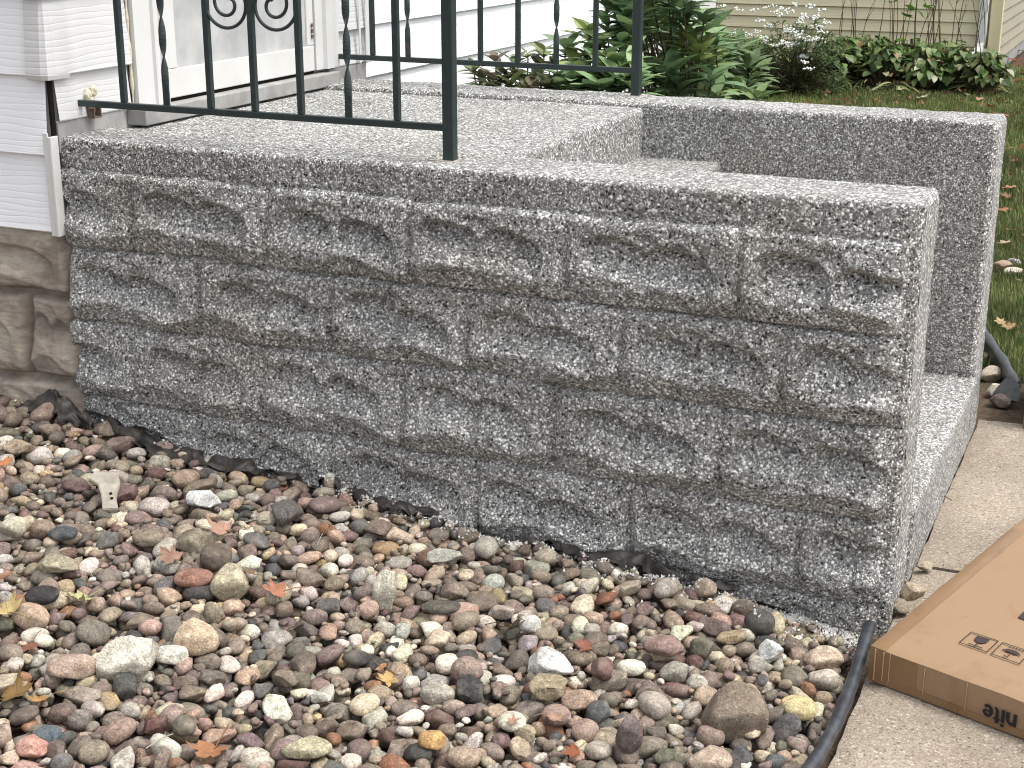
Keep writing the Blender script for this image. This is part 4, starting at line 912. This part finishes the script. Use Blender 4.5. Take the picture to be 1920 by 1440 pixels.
# twigs
for k, (px, py, ln, lab) in enumerate([(480, 985, .05, 'thin pale twig near the orange leaf with the long stalk'), (600, 1015, .06, 'thin straw-coloured twig in the centre left pebbles'), (1150, 1378, .05, 'thin pale twig left of the tall mauve-grey stone'), (300, 1400, .06, 'thin twig at the bottom left'), (1700, 1060, .05, 'dark twig on the sidewalk at the foot of the steps')]):
    p = ground_at(px, py) if k < 4 else un((1770, 935), 2, .004); zz = hm_at(p[0], p[1]) if k < 4 else .004; th = .6+k*1.3; mb = MB()
    mb.tube([(-ln/2*math.cos(th), -ln/2*math.sin(th), .002), (0, .003, .006), (ln/2*math.cos(th), ln/2*math.sin(th), .003)], .0010, 5); o = mb.build('twig', M['conc'] if k < 4 else M['deadstem'], off=(0, 0, 0)); o.location = (p[0], p[1], zz); tag(o, lab, 'twig')

# ------------------------------------------------------------------ lawn
def blades(name, xr, yr, n, h, w, seed, cols, keep=None, lean=.6):
    rs = np.random.RandomState(seed); X = rs.uniform(*xr, n); Y = rs.uniform(*yr, n)
    if keep is not None: k = keep(X, Y); X, Y = X[k], Y[k]
    n = len(X); P = np.stack([X, Y, np.zeros(n)+.0], -1); pr_ = proj(P+[0, 0, .02]); k = (pr_[:, 0] > -60) & (pr_[:, 0] < 2080) & (pr_[:, 1] > -80) & (pr_[:, 1] < 900); X, Y = X[k], Y[k]; n = len(X)
    hh = h*rs.uniform(.5, 1.25, n); az = rs.uniform(0, 2*math.pi, n); l = lean*rs.uniform(.1, 1, n); dx, dy = np.cos(az), np.sin(az); ww = w*rs.uniform(.7, 1.3, n)
    z0 = zg(X, Y)-.004; b = np.stack([X, Y, z0], -1); s_ = np.stack([-dy, dx, 0*dx], -1)*ww[:, None]/2
    mid = b+np.stack([dx*hh*l*.35, dy*hh*l*.35, hh*.6], -1); tip = b+np.stack([dx*hh*l, dy*hh*l, hh*(1-.35*l)], -1)
    V = np.stack([b-s_, b+s_, mid+s_*.8, mid-s_*.8, tip], 1).reshape(-1, 3); base = (np.arange(n)*5)[:, None]
    C = np.array(cols)[rs.randint(0, len(cols), n)]*rs.uniform(.7, 1.3, (n, 1)); cl = vnoise(np.stack([X, Y, X*0], -1), 3.0, 8)[:, None]; C = np.repeat(np.clip(C*(1+.45*cl), .005, 1), 5, 0)
    q = (base+np.array([0, 1, 2, 3])); t_ = (base+np.array([3, 2, 4])); nl = n*7; me = bpy.data.meshes.new(name); me.vertices.add(len(V)); me.vertices.foreach_set('co', V.ravel())
    idx = np.concatenate([q, t_], 1).ravel().astype(np.int32); me.loops.add(nl); me.loops.foreach_set('vertex_index', idx); me.polygons.add(2*n); st = np.stack([np.arange(n)*7, np.arange(n)*7+4], 1).ravel().astype(np.int32); me.polygons.foreach_set('loop_start', st); me.update(calc_edges=True); me.validate()
    at = me.attributes.new('Col', 'FLOAT_COLOR', 'POINT'); at.data.foreach_set('color', np.concatenate([C, np.ones((len(C), 1))], 1).ravel()); me.materials.append(M['grass']); o = bpy.data.objects.new(name, me); COL.objects.link(o); return o
GC = [(.10, .14, .035), (.13, .175, .05), (.08, .115, .03), (.17, .20, .07), (.26, .24, .12)]
gk = lambda X, Y: ~((X < L_+.03) & (Y < W_+.05)) & ~((X > 2.1) & (Y < 1.47)) & ~((X < 2.12) & (Y < 1.95) & (X > 1.9)) & ~((X > -1.5) & (X < 1.0) & (Y > 9.3)) & ((X > -.3)) & ~((X < XC) & (Y > 10.9)) & ~((X > 2.05) & (X < 2.23) & (Y < 1.9))
g1 = blades('lawn', (1.3, 3.3), (1.48, 4.6), 70000, .048, .0032, 3, GC, gk); g2 = blades('lawn', (-.3, 3.2), (4.6, 11.6), 110000, .055, .0060, 4, GC, gk)
tag(g1, 'short green lawn grass right of and behind the stoop', 'grass', kind='stuff'); tag(g2, 'far part of the lawn in front of the beige house flower bed', 'grass', kind='stuff')
# mulch of the bed in front of the beige house, litter at right
mb = MB(); X, Y = np.meshgrid(np.linspace(-6, XC+.1, 60), np.linspace(9.2, 11.0, 24)); e = np.minimum.reduce([X+6, XC+.1-X, Y-9.2]); mb.grid(np.stack([X, Y, -.03+.05*ss(0, .3, e)+.015*vnoise(np.stack([X, Y, X*0], -1), 8, 2)], -1)); o = mb.build('flower_bed', M['mulch'], smooth=True); tag(o, kind='structure')
mb = MB(); X, Y = np.meshgrid(np.linspace(XC+.05, 3.4, 30), np.linspace(10.9, 17, 40)); mb.grid(np.stack([X, Y, .012+.03*vnoise(np.stack([X, Y, X*0], -1), 6, 5)], -1)); o = mb.build('path', simple('leaf_litter', (.10, .045, .030), .95, .1, .6, 25, 0, .9, .02, (.10, .07, .045)), smooth=True); tag(o, kind='structure')

mb = MB(); r0 = np.random.RandomState(77)
for _ in range(520):
    X_, Y_ = r0.uniform(-.3, 3.2), 1.6+8.0*r0.uniform(0, 1)**.8
    if X_ < 2.15 and Y_ < 1.75: continue
    q = proj((X_, Y_, .03))
    if not (-40 < q[0] < 2000 and -40 < q[1] < 900): continue
    V, F, C = maple(r0.uniform(.014, .034), .8, 500+_, np.array([(.30, .13, .06), (.38, .22, .12), (.20, .08, .04), (.42, .32, .16), (.16, .12, .05)][r0.randint(5)]))
    R_ = np.array(Euler((r0.normal()*.5, r0.normal()*.5, r0.uniform(0, 6))).to_matrix()); mb.add(V@R_.T*[1, .6, 1]+[X_, Y_, r0.uniform(.015, .04)], F, C)
o = mb.build('leaf_scraps', M['dryleaf']); tag(o, 'scattered small brown leaf scraps caught in the lawn', 'leaf litter', kind='stuff')

# ------------------------------------------------------------------ plants
def leaf_blade(L, w, fold=.25, droop=.3, n=5):
    """elliptic leaf along +X: list of verts, faces"""
    V = []; F = []
    for i in range(n+1):
        t = i/n; ww = w*math.sin(math.pi*min(t*.94+.03, 1))**.8/2; z = -droop*L*t*t
        V += [(L*t, -ww, z+fold*ww), (L*t, 0, z), (L*t, ww, z+fold*ww)]
    for i in range(n): a = i*3; F += [(a, a+3, a+4, a+1), (a+1, a+4, a+5, a+2)]
    return np.array(V), F
LB = {'rho': leaf_blade(1, .50, .22, .22), 'thin': leaf_blade(1, .22, .3, .35), 'rho2': leaf_blade(1, .40, .25, .3), 'round': leaf_blade(1, .72, .25, .5), 'blade': leaf_blade(1, .10, .5, .55, 7)}
def add_leaf(mb, base, direction, up, L, kind, col, rs):
    V, F = LB[kind]; d = np.array(direction, float); d /= np.linalg.norm(d); y = np.cross(up, d); ny = np.linalg.norm(y)
    if ny < 1e-3: y = np.array([1., 0, 0]); ny = 1
    y /= ny; z = np.cross(d, y); R_ = np.stack([d, y, z], 1); sx = rs.uniform(.85, 1.15)
    mb.add((V*[L, L*sx, L])@R_.T+base, F, np.clip(np.array(col)*rs.uniform(.75, 1.25), .005, .9))
def shrub(name, tips, base, leafL, nl, kind, cols, label, cat, seed, stem_r=.005, group=None, up_tilt=(.1, 1.0)):
    rs = np.random.RandomState(seed); r = empty(name, base); tag(r, label, cat, group); mb = MB(); sb = MB()
    for tp in tips:
        tp = np.array(tp); b = np.array(base)+[rs.normal()*.05, rs.normal()*.05, 0]; mid = (tp+b)/2+[rs.normal()*.05, rs.normal()*.05, .05]
        sb.tube([b, mid, tp-[0, 0, .04], tp], [stem_r, stem_r*.75, stem_r*.55, stem_r*.4], 5); c = np.array(cols[rs.randint(len(cols))]); a0 = rs.uniform(0, 6.28); n_ = nl+rs.randint(-2, 3)
        ax = np.array([rs.normal()*.5, rs.normal()*.5-.25, 1.0]); ax /= np.linalg.norm(ax)
        for k in range(n_):
            a = a0+k*2.4; el = rs.uniform(*up_tilt)*(1-.6*(k/n_)); dz = -.035*(k/n_)*leafL/.1
            d = np.array([math.cos(a)*math.cos(el), math.sin(a)*math.cos(el), math.sin(el)])+ax*.15; add_leaf(mb, tp+[0, 0, dz], d, (0, 0, 1), leafL*rs.uniform(.65, 1.1), kind, c, rs)
    mb.build('foliage', M['leaf'], r, smooth=True); sb.build('stems', M['stem'], r, smooth=True); return r
RG = [(.16, .25, .12), (.20, .30, .14), (.13, .21, .10), (.24, .34, .16), (.27, .33, .12)]
RG2 = [(.13, .17, .09), (.16, .18, .10), (.18, .22, .09), (.14, .11, .075)]
def tips_px(lst): return [tuple(un((px, py), 1, y)) for px, py, y in lst]
rs = np.random.RandomState(5)
def cloud(x0, x1, y0, y1, ya, yb, n, top=None):
    out = []
    while len(out) < n:
        px, py = rs.uniform(x0, x1), rs.uniform(y0, y1)
        if top is not None and py < np.interp(px, [t[0] for t in top], [t[1] for t in top]): continue
        out.append((px, py, rs.uniform(ya, yb)))
    return out
shrub('rhododendron', tips_px([(905, 140, 1.72), (930, 110, 1.75), (925, 150, 1.65), (965, 118, 1.7), (960, 155, 1.62), (990, 100, 1.8), (1020, 95, 1.78), (1005, 140, 1.68), (1040, 150, 1.62), (1000, 165, 1.58), (940, 165, 1.6), (1015, 120, 1.8), (890, 125, 1.75), (900, 160, 1.6), (915, 165, 1.6), (950, 140, 1.7), (975, 140, 1.7), (985, 165, 1.6), (1025, 160, 1.6), (1030, 125, 1.75), (1045, 120, 1.8), (935, 150, 1.65), (1000, 150, 1.65)]), (.48, 1.8, 0), .075, 8, 'rho', RG2, 'small bronze-green leafy shrub just behind the platform, left of the far post', 'shrub', 3)
shrub('rhododendron', tips_px([(1060, 90, 1.9), (1080, 140, 1.7), (1105, 60, 1.95), (1130, 110, 1.8), (1150, 160, 1.65), (1090, 165, 1.6), (1140, 45, 2.0), (1125, 75, 1.9), (1165, 80, 1.9), (1180, 140, 1.7), (1060, 155, 1.65), (1120, 170, 1.6), (1160, 120, 1.75), (1190, 165, 1.6), (1110, 140, 1.8), (1140, 140, 1.7), (1075, 115, 1.85), (1170, 30, 2.0), (1185, 60, 1.95), (1050, 165, 1.62), (1075, 150, 1.65), (1095, 130, 1.75), (1120, 140, 1.7), (1130, 165, 1.6), (1150, 130, 1.75), (1165, 150, 1.65), (1180, 110, 1.85), (1195, 140, 1.7), (1100, 100, 1.9), (1150, 65, 2.0), (1160, 20, 2.1), (1140, 15, 2.1)]), (.82, 1.85, 0), .108, 9, 'rho', RG, 'green broad-leaved shrub directly behind the far railing post', 'shrub', 4)
shrub('rhododendron', tips_px(cloud(1160, 1350, -60, 185, 2.0, 2.9, 85, [(1160, -40), (1300, -60), (1325, 20), (1350, 60)])), (.95, 2.4, 0), .128, 8, 'rho', RG, 'tallest dark green broad-leaved shrub, right of the far railing post', 'shrub', 5)
shrub('rhododendron', tips_px(cloud(1290, 1430, 70, 185, 2.8, 3.8, 50, [(1290, 40), (1340, 70), (1380, 90), (1430, 140)])), (.75, 3.4, 0), .135, 8, 'rho2', [(.11, .17, .065), (.14, .21, .075), (.09, .145, .055)], 'lighter green low leafy shrub right of the tallest shrub', 'shrub', 6)
def bedshrub(name, x0, x1, z0, z1, y, n, L, kind, cols, label, cat, seed, dy=.35, nl=7):
    r0 = np.random.RandomState(seed); t_ = []
    for _ in range(n):
        u = r0.uniform(-1, 1); zz = z0+(z1-z0)*r0.uniform(.1, 1)*math.sqrt(max(1-u*u*.8, 0)); t_.append(((x0+x1)/2+u*(x1-x0)/2, y+r0.uniform(-dy, dy), zz))
    return shrub(name, t_, ((x0+x1)/2, y, 0), L, nl, kind, cols, label, cat, seed, .004)
def P85(px, py, y): return un((px, py), 1, y)
# leafy mass behind the tall shrub and the wilting grey-green perennial
bedshrub('perennial_plant', -.98, -.62, 0, .50, 8.6, 90, .11, 'thin', [(.10, .14, .06), (.13, .17, .08), (.08, .12, .05)], 'grey-green perennial with drooping tops, left of the white flowering plant', 'plant', 21)
snk = bedshrub('flowering_plant', -.62, .16, 0, .58, 8.9, 230, .085, 'thin', [(.055, .095, .03), (.075, .125, .04), (.04, .07, .025), (.10, .15, .05)], 'bushy green plant covered in small white flower clusters, before the beige house', 'plant', 22)
mb = MB(); r0 = np.random.RandomState(9)
for px, py in [(1375, 145), (1388, 155), (1425, 40), (1440, 48), (1420, 60), (1470, 15), (1490, 10), (1478, 22), (1500, 28), (1462, 30), (1510, 35), (1485, 60), (1495, 70), (1500, 42), (1525, 35), (1530, 30), (1478, 52), (1468, 58), (1490, 58), (1502, 63), (1520, 72), (1514, 76), (1530, 52), (1540, 60), (1465, 80), (1475, 82), (1482, 84), (1458, 86), (1491, 81), (1505, 105), (1512, 108), (1508, 116), (1515, 130), (1406, 64), (1430, 72), (1436, 78), (1352, 12), (1345, 30), (1385, 18), (1410, 20), (1395, 60), (1540, 18), (1455, 20), (1445, 12), (1520, 14), (1380, 62), (1364, 66), (1550, 42), (1536, 74)]:
    c = P85(px, py, 8.50+r0.uniform(-.1, .1))
    mb = MB()
    for _ in range(9):
        q = c+r0.normal(size=3)*[.020, .018, .009]; s_ = r0.uniform(.006, .012); mb.add((I2[:12]*s_)[:12]+q if False else np.array([(1, 0, 0), (-1, 0, 0), (0, 1, 0), (0, -1, 0), (0, 0, 1), (0, 0, -1)])*s_+q, [(0, 2, 4), (2, 1, 4), (1, 3, 4), (3, 0, 4), (2, 0, 5), (1, 2, 5), (3, 1, 5), (0, 3, 5)])
    mb.build('flower_head', M['petal'], snk)
# hostas and day lilies
def hosta(cx, cy, R0, L, label, seed, cols, kind='round', n=150, h=.32, nm='hosta_plant'):
    rs_ = np.random.RandomState(seed); r = empty(nm, (cx, cy, 0)); tag(r, label, 'plant', 'leafy clumps along the beige house'); mb = MB(); sb = MB()
    for k in range(n):
        a = rs_.uniform(0, 6.28); rr = R0*rs_.uniform(.1, 1); z = h*(1-.55*(rr/R0)**2)*rs_.uniform(.6, 1.15); p_ = np.array([cx+rr*math.cos(a), cy+rr*math.sin(a)*.8, z]); sb.tube([(cx+rs_.normal()*.03, cy+rs_.normal()*.03, 0), (p_[0]*.6+cx*.4, p_[1]*.6+cy*.4, z*.7), p_], .004, 4)
        c = np.array(cols[rs_.randint(len(cols))]); d = (math.cos(a), math.sin(a), rs_.uniform(-.9, .6)); add_leaf(mb, p_, d, (rs_.normal()*.3, rs_.normal()*.3, 1), L*.52*rs_.uniform(.7, 1.15), kind, c, rs_)
    mb.build('foliage', M['leaf'], r, smooth=True); sb.build('stems', M['stem'], r); return r
HG = [(.09, .15, .045), (.12, .19, .055), (.07, .115, .035), (.16, .21, .07)]; HY = HG+HG+HG+[(.24, .26, .10), (.40, .40, .26), (.28, .19, .08)]
H_SP = [(1585, 110, .22, .17, 'dark green hosta clump right of the white flowering plant', HG), (1635, 90, .24, .17, 'upright green hosta clump with pale leaf margins, under the bare stems', HY), (1700, 100, .26, .20, 'large bright green broad-leaved clump in the middle of the bed', [(.10, .19, .03), (.13, .24, .04), (.07, .12, .03)]), (1655, 140, .20, .15, 'yellowing hosta clump at the front edge of the bed', HY), (1730, 140, .20, .15, 'low hosta clump with yellow-orange leaf at the front of the bed', HY), (1775, 110, .24, .16, 'green hosta clump left of the downspout', HG), (1800, 135, .22, .15, 'pale-margined hosta below the downspout', HY), (1850, 148, .18, .13, 'small variegated hosta at the beige house corner', HY), (1560, 140, .22, .15, 'dark low clump at the left front of the hosta bed', HG), (1610, 130, .20, .14, 'brownish-stalked hosta in front of the upright clump', HY), (1420, 120, .30, .15, 'dark green low plant left of the white flowering plant', HG)]
for k, (px, py, R0, L, lab, cols) in enumerate(H_SP):
    yb = 9.4+(148-py)/60*.9; p_ = un((px, py+18), 1, yb); hosta(p_[0], yb, R0, L, lab, 60+k, cols)
for k, (px, y, lab) in enumerate([(1770, 9.7, 'dark narrow-leaved day lily clump in the middle of the bed'), (1835, 9.5, 'yellowing day lily clump arching beside the downspout'), (1580, 9.6, 'narrow-leaved tuft beside the dark hosta'), (1680, 9.35, 'thin drooping leaf tuft in front of the large bright green clump'), (1860, 9.7, 'pale strappy leaf tuft at the foot of the beige corner board'), (1625, 9.5, 'tangled strappy tuft in front of the pale-margined hosta')]):
    p_ = un((px, 130), 1, y); hosta(p_[0], y, .10, .42, lab, 80+k, [(.10, .15, .05), (.30, .30, .12), (.20, .24, .09)] if k else [(.05, .09, .04), (.07, .12, .05)], 'blade', 44, .06, 'day_lily')
# bare upright stems and a maple seedling
bs = empty('bare_stemmed_shrub', (.5, 10.2, 0)); tag(bs, 'thin bare dark stems rising in front of the beige clapboards', 'shrub'); r0 = np.random.RandomState(4)
for k in range(34):
    px = r0.uniform(1565, 1850); p_ = un((px, 140), 1, 10.2+r0.uniform(-.2, .3)); l = r0.normal()*.12; hh = r0.uniform(.7, 1.3); mb = MB()
    P_ = [(p_[0]+l*t*t*1.2+.012*math.sin(t*7+k), p_[1], hh*t) for t in np.linspace(0, 1, 9)]; mb.tube(P_, [.0048*(1-.7*t) for t in np.linspace(0, 1, 9)], 5)
    if k % 3 == 0: q_ = P_[5]; mb.tube([q_, (q_[0]+.05, q_[1], q_[2]+.10), (q_[0]+.07, q_[1], q_[2]+.2)], [.003, .002, .001], 4)
    mb.build('stem', M['deadstem'], bs, smooth=True)
ms = empty('maple_seedling', tuple(un((1712, 140), 1, 9.9)*[1, 1, 0])); tag(ms, 'slender maple seedling with lobed green leaves in front of the beige wall', 'seedling')
p0 = un((1715, 140), 1, 9.9); p0[2] = 0; tops = [(1712, 18), (1700, 28), (1725, 24), (1735, 12), (1680, 2), (1670, -4), (1705, 12)]
mb = MB(); mb.tube([p0, un((1716, 40), 1, 9.9), un((1722, -30), 1, 9.9)], [.008, .006, .004], 6); mb.build('stem', M['stem'], ms)
for k, (px, py) in enumerate(tops):
    V, F, C = maple(.075, .3, 300+k, (.10, .20, .03)); R_ = np.array(Euler((r0.uniform(-.9, -.2), r0.uniform(-.4, .4), r0.uniform(0, 6))).to_matrix()); mb = MB(); mb.add(V@R_.T+un((px, py), 1, 9.85), F, C); mb.build('leaf', M['leaf'], ms)
# small grass tuft at the foundation
mb = MB(); r0 = np.random.RandomState(2); c0 = un((108, 738), 1, -.02)
for _ in range(26):
    add_leaf(mb, c0+[r0.normal()*.008, r0.normal()*.004, -.02], (r0.normal()*.6, -abs(r0.normal())*.4, 1), (0, 1, 0), r0.uniform(.02, .04), 'blade', (.16, .24, .05), r0)
o = mb.build('weed_tuft', M['leaf']); o = rebase(o, tuple(c0)); tag(o, 'tiny green weed growing at the foot of the brown foundation blocks', 'weed')
